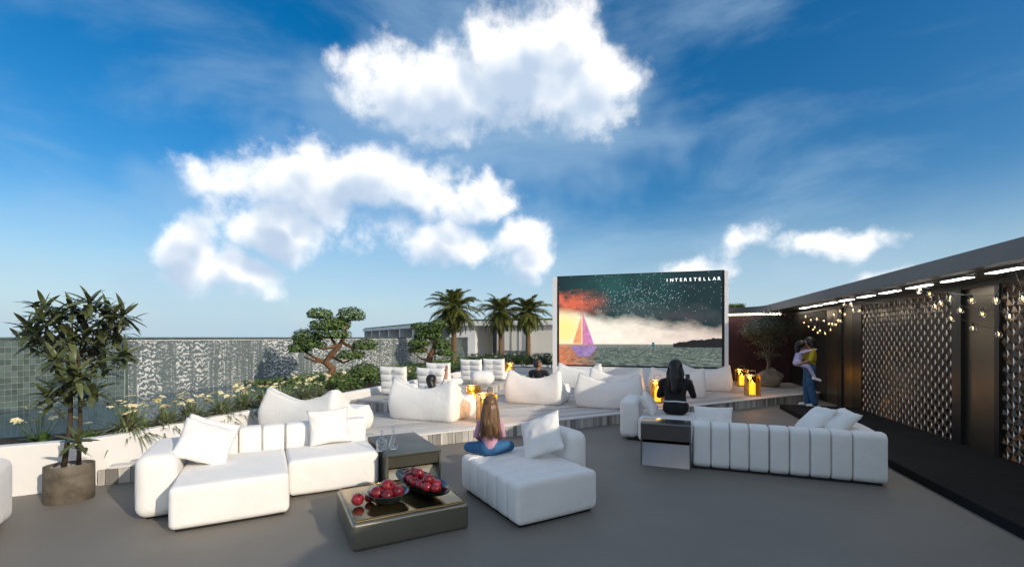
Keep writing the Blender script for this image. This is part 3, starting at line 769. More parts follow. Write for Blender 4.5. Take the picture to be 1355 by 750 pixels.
# along s1: local x from right (0) to left (L1); the camera side is local +y
fpart('roof', 'far_white', s1, -.3, L1+.2, -6, .35, 2.75, 3.12); fpart('roof_turf', 'grass', s1, -.3, L1+.2, -6, .15, 3.12, 3.27)
fpart('roof', 'far_white', s2, .25, L2, -6, .35, 2.75, 3.12); fpart('roof_turf', 'grass', s2, .25, L2, -6, .15, 3.12, 3.27)
fpart('wall', 'cream_panel', s1, -.3, 2.2, -.3, 0, 0, 2.75); fpart('column', 'far_white', s1, 2.25, 2.55, -.3, .12, 0, 2.75)
x = 2.6
for wv in (.70, .62, .62, .62):
    fpart('panel', 'cream_panel', s1, x, x+wv-.06, -.25, -.05, .72, 2.75); fpart('mullion', 'far_grey', s1, x+wv-.06, x+wv, -.25, 0, 0, 2.75); x += wv
fpart('base_panel', 'far_grey', s1, 2.6, x, -.3, -.1, 0, .70)
fpart('column', 'black_metal', s1, x, x+.26, -.3, .1, 0, 2.75)
fpart('recess_wall', 'cream_panel', s1, x-.5, 7.6, -3.2, -3.0, 0, 2.75)
fpart('wall', 'far_white', s1, 7.05, L1+.3, -.3, 0, 0, 2.75); fpart('recess_side', 'far_white', s1, 7.05, 7.2, -3.0, -.32, 0, 2.75)
fpart('wall', 'far_grey', s2, .3, L2, -2.6, -2.4, 0, 2.75)
for i in range(8): fpart('column', 'far_white', s2, .3+i*(L2-.6)/7, .75+i*(L2-.6)/7, -2.4, .1, 0, 2.75)
# ================================================================== FURNITURE
WF = 'white_fabric'
def soft(name, parent, x0, x1, y0, y1, z0, z1, r=.06, bulge=(.008,.008,.012), mt=WF, n=8):
    v, f = rbox(x0, x1, y0, y1, z0, z1, r, bulge, n); return MB().add(v, f).build(name, mt, parent, smooth=True)
def channel(name, parent, x0, x1, y0, y1, z0, z1, rx=.020, r=.075, axis=0, puff=.006):
    k = r/rx; c = ((x0+x1)/2, (y0+y1)/2)[axis]
    if axis == 0: v, f = rbox(c+(x0-c)*k, c+(x1-c)*k, y0, y1, z0, z1, r, (0, puff, puff), 6); v = [((a-c)/k+c, b, d) for a, b, d in v]
    else: v, f = rbox(x0, x1, c+(y0-c)*k, c+(y1-c)*k, z0, z1, r, (puff, 0, puff), 6); v = [(a, (b-c)/k+c, d) for a, b, d in v]
    return MB().add(v, f).build(name, WF, parent, smooth=True)
def piping(parent, pts, r=.005): return MB().tube(pts, r, 6).build('piping', WF, parent, smooth=True)
def loop(x0, x1, y0, y1, z, c=.05):
    return [(x0+c,y0,z),(x1-c,y0,z),(x1,y0+c,z),(x1,y1-c,z),(x1-c,y1,z),(x0+c,y1,z),(x0,y1-c,z),(x0,y0+c,z),(x0+c,y0,z)]
def plinth(parent, x0, x1, y0, y1): return MB().box(x0+.05, x1-.05, y0+.05, y1-.05, 0, .035).build('base', 'black_metal', parent)
def pillow(name, label, loc, rot, w=.5, h=.5, t=.16, group=None, seed=0, sag=0.0):
    n = 26; uu = np.linspace(-1, 1, n); U, V = np.meshgrid(uu, uu, indexing='ij')
    pin = .09; X = w/2*U*(1-pin*(1-V**2)*np.abs(U)**2); Y = h/2*V*(1-pin*(1-U**2)*np.abs(V)**2)
    T = np.clip((1-np.abs(U)**2.6)*(1-np.abs(V)**2.6), 0, 1)**.55*t/2
    wr = (fbm2(U*2.2+seed, V*2.2+seed*1.7, 60+seed, 4)-.5)*.035*np.clip(T*20, 0, 1)
    fold = .012*np.sin((U*V)*9+seed)*np.clip(1-T/(t/2), 0, 1)*np.clip(T*30, 0, 1)
    m = MB()
    for s in (1, -1):
        vs = np.stack([X, Y, s*T+wr+fold*s+sag*U*U*.5], -1).reshape(-1, 3)
        fs = [(i*n+j, (i+1)*n+j, (i+1)*n+j+1, i*n+j+1) for i in range(n-1) for j in range(n-1)]
        m.add(vs, fs if s > 0 else [q[::-1] for q in fs])
    me = m.mesh(name, 'pillow_fabric', True, merge=True)
    me.polygons.foreach_set('use_smooth', [True]*len(me.polygons))
    o = obj(name, me, None, loc, rot); return tag(o, label, 'pillow', group)

def prot(n, roll, frame=0.0):
    n = Vector(n).normalized(); n.rotate(Euler((0, 0, frame))); up = Vector((0, 0, 1)); y = (up-n*up.dot(n)).normalized(); x = y.cross(n)
    return (Matrix((x, y, n)).transposed().to_4x4() @ Matrix.Rotation(roll, 4, 'Z')).to_euler()
# ---- left sofa: chaise with arm, and an armless seat beside it (lounge axes)
sf = thing('chaise_sofa', 'white chaise sofa with rounded arm beside the potted plant', 'sofa', (*Lw(0, 0), 0), LA)
plinth(sf, -.3, 1, .5, 1.45); plinth(sf, 0, 1, 0, 1.2)
soft('seat', sf, 0, .995, 0, 1.225, .03, .42, .05, (.006,.01,.018))
soft('arm', sf, -.335, -.008, .45, 1.47, .03, .635, .10, (.012,.01,.01))
for i in range(4):
    channel('back_channel', sf, -.0+.249*i, .247+.249*i, 1.23, 1.475, .03, .70)
piping(sf, loop(.005, .99, .005, 1.22, .385, .045))
sf2 = thing('armless_sofa', 'white armless sofa seat beside the dark side table', 'sofa', (*Lw(1.005, 0), 0), LA)
plinth(sf2, 0, .99, .5, 1.45)
soft('seat', sf2, 0, .985, .48, 1.225, .03, .42, .05, (.006,.01,.018))
for i in range(3):
    channel('back_channel', sf2, .328*i, .326+.328*i, 1.23, 1.475, .03, .70)
piping(sf2, loop(.005, .98, .485, 1.22, .385, .045))
def Lp(a, b, z): return (*Lw(a, b), z)
pillow('pillow', 'white square pillow leaning on another pillow against the chaise arm', Lp(.21, .84, .645), prot((.34, -.66, .60), R(-31), LA), .55, .52, .17, 'pillows on the chaise', 1)
pillow('pillow', 'white pillow half hidden behind the front pillow on the chaise', Lp(.20, 1.07, .65), prot((.14, -.80, .52), R(-24), LA), .54, .50, .16, 'pillows on the chaise', 2)
pillow('pillow', 'white upright pillow on the armless sofa', Lp(1.50, 1.12, .655), (R(76), R(-3), LA), .50, .46, .16, None, 3)

# ---- corner of another sofa by the planter
sx = thing('lounge_chair', 'white padded arm of a lounge seat in front of the planter wall', 'sofa', (*Lw(0, 0), 0), LA)
plinth(sx, -2.35, -1.46, .2, 1.12)
soft('arm', sx, -1.70, -1.375, .13, 1.13, .03, .64, .09)
soft('seat', sx, -2.66, -1.71, .13, 1.13, .03, .42, .05)
soft('backrest', sx, -2.90, -2.67, .13, 1.13, .03, .70, .08)

# ---- middle chaise with the girl
MC = (.055, 4.214); MA = R(30.3)
mc = thing('channelled_chaise', 'white channelled chaise with low backrest next to the coffee table', 'sofa', (*MC, 0), MA)
plinth(mc, 0, .96, 0, 1.29); plinth(mc, .9, 1.2, .46, 1.29)
cw = 1.29/6
for i in range(6): channel('seat_channel', mc, 0, .96, cw*i, cw*(i+1)-.002, .035, .425, .034, .055, 1, .012)
soft('backrest', mc, .965, 1.23, .46, 1.29, .03, .71, .10, (.012,.01,.012))
piping(mc, [(x, .012+.03*(1-abs(math.sin(t_))) if False else .028, .409) for x, t_ in ((.03, 0), (.93, 0))], .004)
def Mp(a, b, z): return (MC[0]+a*math.cos(MA)-b*math.sin(MA), MC[1]+a*math.sin(MA)+b*math.cos(MA), z)
pillow('pillow', 'white pillow propped on edge against the channelled chaise backrest', Mp(.76, .74, .665), prot((-.72, -.30, .55), R(28), MA), .52, .52, .18, None, 4)

# ---- right L-shaped sofa seen from behind
RS = (2.479, 6.22); RA = R(-21.2)
def Rp(x, y, z=0): return (RS[0]+x*math.cos(RA)-y*math.sin(RA), RS[1]+x*math.sin(RA)+y*math.cos(RA), z)
r1 = thing('back_sofa', 'white sofa with channelled back beside the steel side table', 'sofa', Rp(0, 0), RA)
plinth(r1, 0, .925, 0, 1.0)
for i in range(4): channel('back_channel', r1, .2315*i, .2315*(i+1)-.001, 0, .25, .03, .63)
soft('seat', r1, 0, .925, .255, 1.0, .03, .42, .05)
r2 = thing('corner_sofa', 'white corner sofa with channelled back and two pillows by the dark step', 'sofa', Rp(.932, 0), RA)
plinth(r2, 0, 1.25, 0, 1.0)
xs = [0, .225, .45, .675, .90, 1.255]
for i in range(5): channel('back_channel', r2, xs[i], xs[i+1]-.001, 0, .25, .03, .63)
soft('arm', r2, .985, 1.255, .251, 1.0, .03, .62, .09)
soft('seat', r2, 0, .98, .255, 1.0, .03, .42, .05)
r3 = thing('arm_sofa', 'white sofa seat with one arm under the woman in black', 'sofa', Rp(0, 0), RA)
plinth(r3, -1.1, .08, 1.42, 2.3)
soft('seat', r3, -.86, .09, 1.36, 2.32, .03, .42, .05, (.006,.01,.014)); soft('arm', r3, -1.19, -.865, 1.48, 2.32, .03, .70, .10)
pillow('pillow', 'white flat pillow lying along the channelled sofa back', Rp(.27, .30, .655), (R(78), 0, RA), .52, .34, .16, None, 5)
pillow('pillow', 'white pillow leaning on its neighbour on the corner sofa', Rp(1.55, .60, .655), prot((-.66, -.12, .70), R(4), RA), .50, .52, .19, 'pillows on the corner sofa', 6)
pillow('pillow', 'white pillow resting against the arm of the corner sofa', Rp(1.78, .46, .665), prot((-.62, -.16, .74), R(-6), RA), .46, .50, .19, 'pillows on the corner sofa', 7)
pillow('pillow', 'white pillow propped between sofa arm and the woman in black', Rp(-.70, 1.66, .63), prot((.80, -.20, .55), R(10), RA), .44, .40, .15, None, 8)

# ---- tables
ct = thing('coffee_table', 'low smoked metal coffee table with a brass tray top', 'table', (-1.33, 3.78, 0), R(28.2))
v, f = rbox(0, 1.05, 0, .99, 0, .235, .03, (0,0,0), 3); MB().add(v, f).build('body', 'smoked_metal', ct, smooth=True)
v, f = rbox(.025, 1.025, .025, .965, .225, .252, .012, (0,0,0), 3); MB().add(v, f).build('tray', 'brass_tray', ct, smooth=True)
def tray_rim(x0, x1, y0, y1, z):
    return MB().tube(loop(x0, x1, y0, y1, z, .02), .005, 6)
tray_rim(.03, 1.02, .03, .96, .254).build('rim', 'brass_tray', ct, smooth=True)
def Cp(a, b, z): c, s = math.cos(R(28.2)), math.sin(R(28.2)); return (-1.33+a*c-b*s, 3.78+a*s+b*c, z)
# bowls
bw_ = thing('fruit_bowl', 'small round dark bowl of red fruit on the brass tray', 'bowl', Cp(.37, .34, .253))
MB().lathe([(.06,0),(.11,.012),(.16,.05),(.19,.10),(.196,.104),(.188,.106),(.15,.058),(.10,.024),(.001,.018)], n=36).build('bowl_body', 'bowl', bw_, smooth=True)
def fruit_mesh(seed):
    r = .062; m = MB(); prof = []
    for i in range(15):
        t = math.pi*i/14; rr = math.sin(t)*r*(1+.04*math.sin(2*t)); z = -math.cos(t)*r*.93
        if i > 12: z -= .006*(i-12)
        prof.append((max(rr, .0002), z))
    m.lathe(prof, n=24)
    for j in range(5):                                   # dried calyx
        a = 6.283*j/5; m.add([(.012*math.cos(a-.4), .012*math.sin(a-.4), .052), (.012*math.cos(a+.4), .012*math.sin(a+.4), .052), (.020*math.cos(a), .020*math.sin(a), .074)], [(0,1,2)], 1)
    m.lathe([(.013,.048),(.015,.058),(.012,.066)], n=10, mi=1)
    return m.mesh('fruit', ['fruit', 'fruit_dry'], True)
FM = [fruit_mesh(i) for i in range(2)]
def fruit(loc, s, label, group):
    o = obj('fruit', FM[0], None, loc, (random.uniform(-1.2, 1.2), random.uniform(-1.2, 1.2), random.uniform(0, 6)), (s, s, s)); return tag(o, label, 'fruit', group)
bc = Cp(.37, .34, .253)
for (dx, dy, dz, s) in ((-.085,-.045,.105,1.08),(.09,.0,.10,1.0),(.015,-.085,.092,.98),(.02,.10,.10,.95),(.0,.0,.155,1.02)):
    fruit((bc[0]+dx, bc[1]+dy, bc[2]+dz), s, 'red fruit in the small round bowl', 'fruit in the round bowl')
fruit(Cp(.105, .38, .314), .92, 'single shiny red fruit lying on the brass tray', None)
o = fruit(Cp(.22, .43, .302), .8, 'dark dried red fruit lying on the tray behind the round bowl', None)
bd = thing('boat_dish', 'long dark boat shaped dish of red fruit on the brass tray', 'dish', Cp(.74, .50, .253), R(28.2+100))
n1, n2 = 30, 13; T_, S_ = np.meshgrid(np.linspace(-1, 1, n1), np.linspace(-1, 1, n2), indexing='ij')
wdt = .165*np.clip(1-np.abs(T_)**2.4, .0, 1)**.6+.004
lift = .10*np.abs(T_)**2.5; wall = np.abs(S_)**2.2*.10
m = MB()
for k_, off in ((0, .012), (1, 0)):
    vs = np.stack([.49*T_, wdt*S_*(1-.0*k_), off+lift+wall*(1-np.abs(T_)**3)], -1).reshape(-1, 3)
    fs = [(i*n2+j, (i+1)*n2+j, (i+1)*n2+j+1, i*n2+j+1) for i in range(n1-1) for j in range(n2-1)]
    m.add(vs, fs if k_ == 0 else [q[::-1] for q in fs])
m.build('dish_body', 'bowl', bd, smooth=True)
an = R(28.2+100); ca_, sa_ = math.cos(an), math.sin(an); dc = Cp(.74, .50, .253)
for i, (x, y, z, s) in enumerate(((-.30,.0,.095,.86),(-.22,.055,.10,.9),(-.20,-.055,.10,.92),(-.10,.05,.09,.95),(-.09,-.06,.095,.98),(.01,.06,.095,.95),(.0,-.05,.09,1.0),(.11,.05,.09,.92),(.11,-.055,.095,.9),(.21,.045,.10,.85),(.22,-.045,.10,.88),(.31,.0,.10,.8),(-.15,.0,.155,.9),(.06,.0,.16,.92),(.16,.0,.155,.82))):
    fruit((dc[0]+x*ca_-y*sa_, dc[1]+x*sa_+y*ca_, dc[2]+z), s, 'red fruit piled in the long boat shaped dish', 'fruit in the boat dish')
# folded metal side tables
def side_table(name, label, loc, rz, w, d, h, body, top, ch=.05):
    t = thing(name, label, 'table', loc, rz)
    # front outline (x, z) with a clipped corner, built as plates
    th = .02
    v, f = rbox(0, w, 0, d, h-.03, h, .006, (0,0,0), 2); MB().add(v, f).build('top', top, t, smooth=True)
    for nm, x0, x1 in (('side_panel', 0, th), ('side_panel', w-th, w)):
        MB().box(x0, x1, .02, d, 0, h-.031).build(nm, body, t)
    zmid = h*.60
    MB().add([(.02, .015, h-.031), (w-.02, .015, h-.031), (w-.02, .05, zmid), (.02, .05, zmid), (.02, .035, h-.031), (w-.02, .035, h-.031), (w-.02, .07, zmid), (.02, .07, zmid)],
             [(0,3,2,1),(4,5,6,7),(0,1,5,4),(3,7,6,2),(0,4,7,3),(1,2,6,5)]).build('apron', body, t)
    zl = h*.50
    MB().add([(.02, .14, zl), (w-.02, .14, zl), (w-.02, .01, .002), (.02, .01, .002), (.02, .16, zl), (w-.02, .16, zl), (w-.02, .03, .002), (.02, .03, .002)],
             [(0,3,2,1),(4,5,6,7),(0,1,5,4),(3,7,6,2),(0,4,7,3),(1,2,6,5)]).build('kick_plate', body, t)
    MB().box(th, w-th, d-.03, d-.01, 0, h-.031).build('back_panel', body, t)
    return t
side_table('side_table', 'dark smoked metal side table with two glass decanters', (*Lw(2.03, .22), 0), LA, .66, 1.15, .42, 'smoked_metal', 'dark_metal_top')
side_table('steel_side_table', 'polished steel side table between the white sofas', Rp(-.685, -.08), RA, .665, .42, .60, 'steel_table', 'steel_table')
def decanter(px, py, label, prof):
    x, y = G(px, py, .421); t = thing('decanter', label, 'decanter', (x, y, .4215)); MB().lathe(prof, n=24).build('bottle', 'clear_glass', t, smooth=True)
    top = prof[-1][1]; MB().lathe([(.011, top-.01), (.012, top+.008), (.026, top+.02), (.028, top+.036), (.016, top+.052), (.001, top+.056)], n=16).build('stopper', 'clear_glass', t, smooth=True)
decanter(505, 596, 'squat cut glass decanter on the dark side table', [(.001,.004),(.055,.0),(.062,.01),(.064,.10),(.058,.125),(.03,.145),(.018,.155),(.017,.185),(.024,.19)])
decanter(520.5, 593.5, 'slender glass decanter with a long neck on the dark side table', [(.001,.004),(.055,.0),(.062,.012),(.058,.05),(.035,.11),(.020,.16),(.016,.21),(.022,.225)])

# ================================================================== BEAN LOUNGERS
def bean_mesh(seed, flat=0.0):
    """double bean bag: tall saddle back at y=0, lower seat towards +y"""
    n = 22; W_, D_ = 1.38, 1.12
    t = np.linspace(-1, 1, n); vs = []; fs = []; idx = {}
    rs = np.random.RandomState(seed)
    pk = .80, .78+.03*rs.rand()
    def H(x, y):
        x = np.clip(x, -1, 1); sad = .59+(.23 if x < 0 else .215)*abs(x)**1.7
        k = 1/(1+math.exp((y-.36)/.07)); seat = .37+.06*math.cos((y-.95)*3.0)*.9-.04*(1-x*x)
        return sad*k+seat*(1-k)
    def put(p):
        k = tuple(np.round(p, 5))
        if k not in idx: idx[k] = len(vs); vs.append(p)
        return idx[k]
    def M_(a, b, c):           # a,b,c in [-1,1] on the cube surface -> shape
        y = (b+1)/2; z = (c+1)/2
        hh = H(a, y); zz = hh*z
        bul = 1+.075*math.sin(math.pi*min(1, z*1.15))*(1-.4*z) - .035*z*(1 if y < .4 else .3)
        X = a*W_/2*bul*(1-.05*y); Y = y*D_
        Y += -.09*math.sin(math.pi*z)*(1-y)**2 + .05*math.sin(math.pi*z)*y**2 + .10*z*(1-y)**3
        return (X, Y, zz)
    for ax in range(3):
        i, j = (ax+1) % 3, (ax+2) % 3
        for sg in (-1, 1):
            ids = []
            for a in t:
                row = []
                for b in t:
                    p = [0, 0, 0]; p[ax] = sg; p[i] = a; p[j] = b; row.append(put(np.array(p, float)))
                ids.append(row)
            for a in range(n-1):
                for b in range(n-1):
                    q = (ids[a][b], ids[a+1][b], ids[a+1][b+1], ids[a][b+1]); fs.append(q if sg > 0 else q[::-1])
    m = MB().add([M_(*p) for p in vs], fs)
    me = m.mesh('cushion', 'bean_fabric', True)
    bm = bmesh.new(); bm.from_mesh(me)
    for _ in range(5): bmesh.ops.smooth_vert(bm, verts=bm.verts, factor=.5, use_axis_x=True, use_axis_y=True, use_axis_z=True)
    rs2 = np.random.RandomState(seed+50); ph = rs2.rand(6)*6
    for v in bm.verts:                                   # slumped, slightly wrinkled cloth
        k = .010*math.sin(v.co.x*7+ph[0])*math.sin(v.co.z*9+ph[1])+.006*math.sin(v.co.y*17+ph[2]+v.co.x*5)
        v.co += v.normal*k
        if v.co.z < .02: v.co.z = 0
    bm.to_mesh(me); bm.free(); me.polygons.foreach_set('use_smooth', [True]*len(me.polygons)); return me
BM_ = [bean_mesh(i) for i in range(3)]
BG = 'white bean loungers on the timber deck'
def seam_pts(me, zf):        # seam along the top edge of the back
    vs = [v.co for v in me.vertices if v.co.y < .16 and v.co.z > .3]
    return vs
def bean(x0, y0, ang, label, k=0, s=(1,1,1), z=DECK_Z+.002):
    """x0,y0: middle of the back foot; ang: heading right of straight ahead"""
    t = thing('bean_lounger', label, 'bean bag', (x0, y0, z), R(-ang), BG); t.scale = s
    obj('cushion', BM_[k % 3], t)
    # piped seams up the two back corners and over the crest
    me = BM_[k % 3]; ring_ = []
    for xx in np.linspace(-.62, .62, 25):
        c = [v.co for v in me.vertices if abs(v.co.x-xx) < .05 and v.co.y < .45]
        if c: p = max(c, key=lambda q: q.z-.6*q.y); ring_.append((xx, p.y-.004, p.z+.001))
    MB().tube(ring_, .006, 5).build('seam', 'bean_fabric', t, smooth=True)
    return t
def mid(l, r): return ((l[0]+r[0])/2, (l[1]+r[1])/2)
bean(-3.40, 7.10, 16, 'white bean lounger beside the planter behind the chaise sofa', 0, (1.0, 1, .98))
bean(*mid((-2.39, 8.80), (-1.11, 8.34)), 20, 'white bean lounger with a reclining person raising an arm', 1)
bean(*mid((-.15, 10.9), (1.08, 10.42)), 21, 'white bean lounger with the dark haired man', 2, (.98, 1, 1.02))
bean(*mid((1.42, 10.25), (2.78, 9.72)), 22, 'white bean lounger beside the arm of the sofa with the woman', 0, (1.04, 1, 1.0))
bean(*mid((2.02, 12.0), (3.32, 11.5)), 21, 'white bean lounger directly behind the one next to the sofa arm', 1)
bean(*mid((1.40, 14.1), (2.68, 13.65)), 19, 'white bean lounger close to the sail boat side of the screen', 2)
bean(*mid((3.62, 12.2), (5.02, 11.6)), 21, 'white bean lounger that the woman in black faces', 0)
bean(*mid((4.98, 13.55), (6.32, 13.0)), 21, 'white bean lounger nearest the pair of candle lanterns', 1, (1.02, .9, 1.0))

# ================================================================== QUILTED CHAIRS on the upper tier
def quilt_panel(w, h, t, cols, rows):
    nx, nz = cols*8+1, rows*8+1; m = MB()
    U, V = np.meshgrid(np.linspace(0, 1, nx), np.linspace(0, 1, nz), indexing='ij')
    puff = np.abs(np.sin(U*cols*math.pi))**.45*np.abs(np.sin(V*rows*math.pi))**.45
    edge = np.clip(np.minimum(np.minimum(U, 1-U)*w, np.minimum(V, 1-V)*h)/.05, 0, 1)**.5
    ear = .03*(np.abs(2*U-1)**6)*np.clip(V*8-7, 0, 1)
    X = (U-.5)*w*(1-.03*np.sin(V*math.pi)); Z = V*h+ear
    for s in (-1, 1):
        Y = s*(t/2*edge*(.55+.45*puff))
        fs = [(i*nz+j, (i+1)*nz+j, (i+1)*nz+j+1, i*nz+j+1) for i in range(nx-1) for j in range(nz-1)]
        m.add(np.stack([X, Y, Z], -1).reshape(-1, 3), fs if s < 0 else [q[::-1] for q in fs])
    return m
QB = quilt_panel(.74, .66, .17, 2, 4).mesh('backrest', 'quilt_fabric', True, True)
QS = quilt_panel(.72, .62, .22, 2, 3).mesh('seat', 'quilt_fabric', True, True)
for me in (QB, QS): me.polygons.foreach_set('use_smooth', [True]*len(me.polygons))
def qchair(x, y, ang, label):
    t = thing('quilted_chair', label, 'chair', (x, y, UZ+.001), R(-ang), 'white quilted chairs on the upper tier')
    obj('backrest', QB, t, (0, .03, .015), (R(7), 0, 0)); obj('seat', QS, t, (0, .10, .12), (R(-90), 0, 0), (1, 1, 1)).location = (0, .80, .13)
    t.children[-1].rotation_euler = (R(90), 0, 0); t.children[-1].location = (0, .78, .125)
    return t
qchair(-2.74, 10.55, 20, 'white quilted chair at the front end of the upper tier near the planter')
qchair(-1.80, 10.15, 22, 'white quilted chair directly behind the raised arm')
qchair(-1.95, 12.1, 20, 'white quilted chair in front of the small bonsai tree')
qchair(-1.25, 14.0, 20, 'white quilted chair behind the round white pouf')
qchair(-.56, 14.35, 20, 'last white quilted chair of the row before the palms')
x, y = Bw(-4.56, 12.3)
t = thing('pouf', 'round white quilted pouf at the edge of the upper tier', 'pouf', (x, y, UZ+.001))
v, f = rbox(-.3, .3, -.3, .3, 0, .36, .17, (.05,.05,.03), 6); MB().add(v, f).build('cushion', 'quilt_fabric', t, smooth=True)

# ================================================================== LANTERNS
def lantern(x, y, z, label, s=1.0, ang=10):
    t = thing('candle_lantern', label, 'lantern', (x, y, z+.002), R(ang), 'amber candle lanterns on the deck'); t.scale = (s, s, s)
    w, h = .15, .50
    MB().box(-w-.01, w+.01, -w-.01, w+.01, 0, .02).build('base', 'lantern_frame', t)
    for sx_ in (-1, 1):
        for sy_ in (-1, 1): MB().box(sx_*w-.006, sx_*w+.006, sy_*w-.006, sy_*w+.006, .02, h).build('post', 'lantern_frame', t)
    for nm, (x0, x1, y0, y1) in (('glass_pane', (-w+.007, w-.007, -w-.002, -w+.002)), ('glass_pane', (-w+.007, w-.007, w-.002, w+.002)), ('glass_pane', (-w-.002, -w+.002, -w+.007, w-.007)), ('glass_pane', (w-.002, w+.002, -w+.007, w-.007))):
        MB().box(x0, x1, y0, y1, .021, h).build(nm, 'amber_glass', t)
    m = MB()
    for (a, b) in (((-w,-w),(w,-w)),((w,-w),(w,w)),((w,w),(-w,w)),((-w,w),(-w,-w))): m.tube([(a[0],a[1],h),(b[0],b[1],h)], .007, 6)
    stuff(m.build('top_frame', 'lantern_frame', t))
    MB().tube([(-.07,0,h-.0),(-.07,0,h+.12),(.07,0,h+.12),(.07,0,h)], .006, 6).build('handle', 'lantern_frame', t)
    MB().box(-w, w, -.006, .006, h-.006, h+.006).build('cross_bar', 'lantern_frame', t)
    c = MB().lathe([(.07,.021),(.071,.29),(.06,.305),(.02,.295),(.001,.295)], n=20).build('candle', 'candle', t, smooth=True)
    MB().lathe([(.001,.30),(.014,.315),(.016,.33),(.008,.355),(.001,.375)], n=10).build('flame', 'flame', c, smooth=True)
    ld = bpy.data.lights.new('candle_glow', 'POINT'); ld.energy = 4.5*s; ld.color = (1, .62, .28); ld.shadow_soft_size = .05
    lo_ = bpy.data.objects.new('candle_glow', ld); COL.objects.link(lo_); lo_.parent = t; lo_.location = (0, 0, .42)
lantern(-.47, 8.46, DECK_Z, 'tall amber candle lantern behind the girl on the chaise', 1.05, 18)
lantern(-.86, 10.05, DECK_Z, 'amber candle lantern behind the lounger of the reclining person', 1.0, 12)
lantern(*Bw(-4.42, 14.45), UZ, 'amber candle lantern on the upper tier next to the man', 1.0, -10)
lantern(7.5, 14.8, DECK_Z, 'amber candle lantern beside the last bean lounger and the wall', 1.05, -12)
lantern(6.55, 12.36, DECK_Z, 'amber candle lantern in front of the boulder planter', 1.08, -16)
lantern(3.55, 11.05, DECK_Z, 'amber candle lantern partly hidden by the woman in black', 1.05, -8)

# ================================================================== STRING LIGHTS under the pavilion edge
def bulb_at(px, py, w):      # point on the vertical plane x=w of the pavilion
    t = (px-677.5)/FPX
    # X = w c - u s ; Y = w s + u c   with c=cos(BA), s=sin(BA)
    c, s = math.cos(BA), math.sin(BA); u = (w*c - t*w*s)/(t*c + s); X, Y = Bw(w, u); return u, EYE+(446-py)/FPX*Y
BGL = None
def bulb_meshes():
    g = MB().lathe([(.012,-.02),(.018,-.028),(.038,-.055),(.046,-.082),(.038,-.108),(.018,-.124),(.001,-.128)], n=16).mesh('bulb', 'bulb_glass', True)
    c = MB().lathe([(.001,.012),(.014,.01),(.017,-.004),(.016,-.03),(.010,-.031)], n=12).mesh('socket', 'bulb_cap', True)
    f = MB().tube([(-.012,0,-.05),(-.008,0,-.085),(0,0,-.06),(.008,0,-.085),(.012,0,-.05)], .0035, 5).mesh('filament', 'filament')
    return g, c, f
BGm, BCm, BFm = bulb_meshes()
def string_light(label, w, pts, ends):
    t = thing('string_light', label, 'string light', (*Bw(w, 10), 2.3), BA, 'string lights under the pavilion roof')
    P = sorted(bulb_at(px, py, w) for px, py in pts)
    path = [ends[0]]+P+[ends[1]]
    cab = []
    for (u0, z0), (u1, z1) in zip(path[:-1], path[1:]):
        for i in range(6):
            q = i/6; cab.append((0, u0+(u1-u0)*q-10, z0+(z1-z0)*q-.035*4*q*(1-q)*min(1, abs(u1-u0))-2.3+.014))
    cab.append((0, path[-1][0]-10, path[-1][1]-2.3+.014))
    MB().tube(cab, .004, 5).build('cable', 'cable', t)
    for u, z in P:
        b = obj('bulb', BGm, t, (0, u-10, z-2.3), (0, 0, random.random()*3), (.85, .85, .85)); obj('socket', BCm, b); obj('filament', BFm, b)
def zb(pts): return [(1100+x/4.686, 320+y/4.686-6) for x, y in pts]
string_light('string of clear bulbs hanging high in front of the bronze door', 4.0, zb([(870,360),(1022,360),(735,350),(610,325),(545,305)]), ((6.6, 2.6), (11.6, 2.6)))
string_light('string of clear bulbs sagging across the large patterned panel', 4.2, zb([(1190,350),(1105,460),(938,447),(800,427),(680,385),(645,405)]), ((6.9, 2.6), (11.8, 2.6)))
string_light('string of clear bulbs hanging lowest in front of the bronze door', 4.4, zb([(1038,572),(878,537),(745,480)]), ((7.4, 2.6), (11.3, 2.6)))
string_light('string of tiny bulbs hanging by the plain glossy panels', 4.1, zb([(125,360),(80,400),(125,400),(135,435),(175,437),(85,460),(55,440),(15,462),(42,497),(5,520)])+[(1066,416),(1073,420),(1081,419),(1090,421),(1097,425),(1085,434),(1078,430)], ((11.9, 2.6), (17.0, 2.6)))
string_light('string of tiny bulbs hanging in the dark corner over the woman', 4.45, [(1064,424),(1070,429),(1076,433),(1082,437),(1092,438),(1099,433),(1106,426),(1112,421)], ((12.6, 2.6), (17.6, 2.6)))
# ================================================================== PLANTS
def leaf_blade(m, base, d, up, L_, w, droop, seg=5, mi=0, fold=.25, tip=.02):
    """curved lance-shaped leaf from base along d, arching down"""
    d = Vector(d).normalized(); up = Vector(up).normalized(); side = d.cross(up)
    if side.length < 1e-3: side = Vector((1, 0, 0))
    side.normalize(); vs = []; fs = []
    for i in range(seg+1):
        t = i/seg; p = Vector(base)+d*(L_*t)-Vector((0, 0, 1))*(droop*L_*t*t)
        ww = w*(math.sin(math.pi*min(1, .12+.88*t))**.7 if t < 1 else tip)
        nrm = side.cross(d).normalized()
        vs += [p-side*ww+nrm*(ww*fold), p, p+side*ww+nrm*(ww*fold)]
    for i in range(seg):
        a = i*3; fs += [(a, a+1, a+4, a+3), (a+1, a+2, a+5, a+4)]
    m.add(vs, fs, mi)
def small_leaf(m, p, n, s, asp=.5):
    n = Vector(n).normalized(); a = n.orthogonal().normalized(); q = random.random()*6.28; b = n.cross(a); u = a*math.cos(q)+b*math.sin(q); v = n.cross(u)
    p = Vector(p); m.add([p-u*s, p+v*s*asp-n*s*.1, p+u*s, p-v*s*asp-n*s*.1], [(0,1,2,3)])
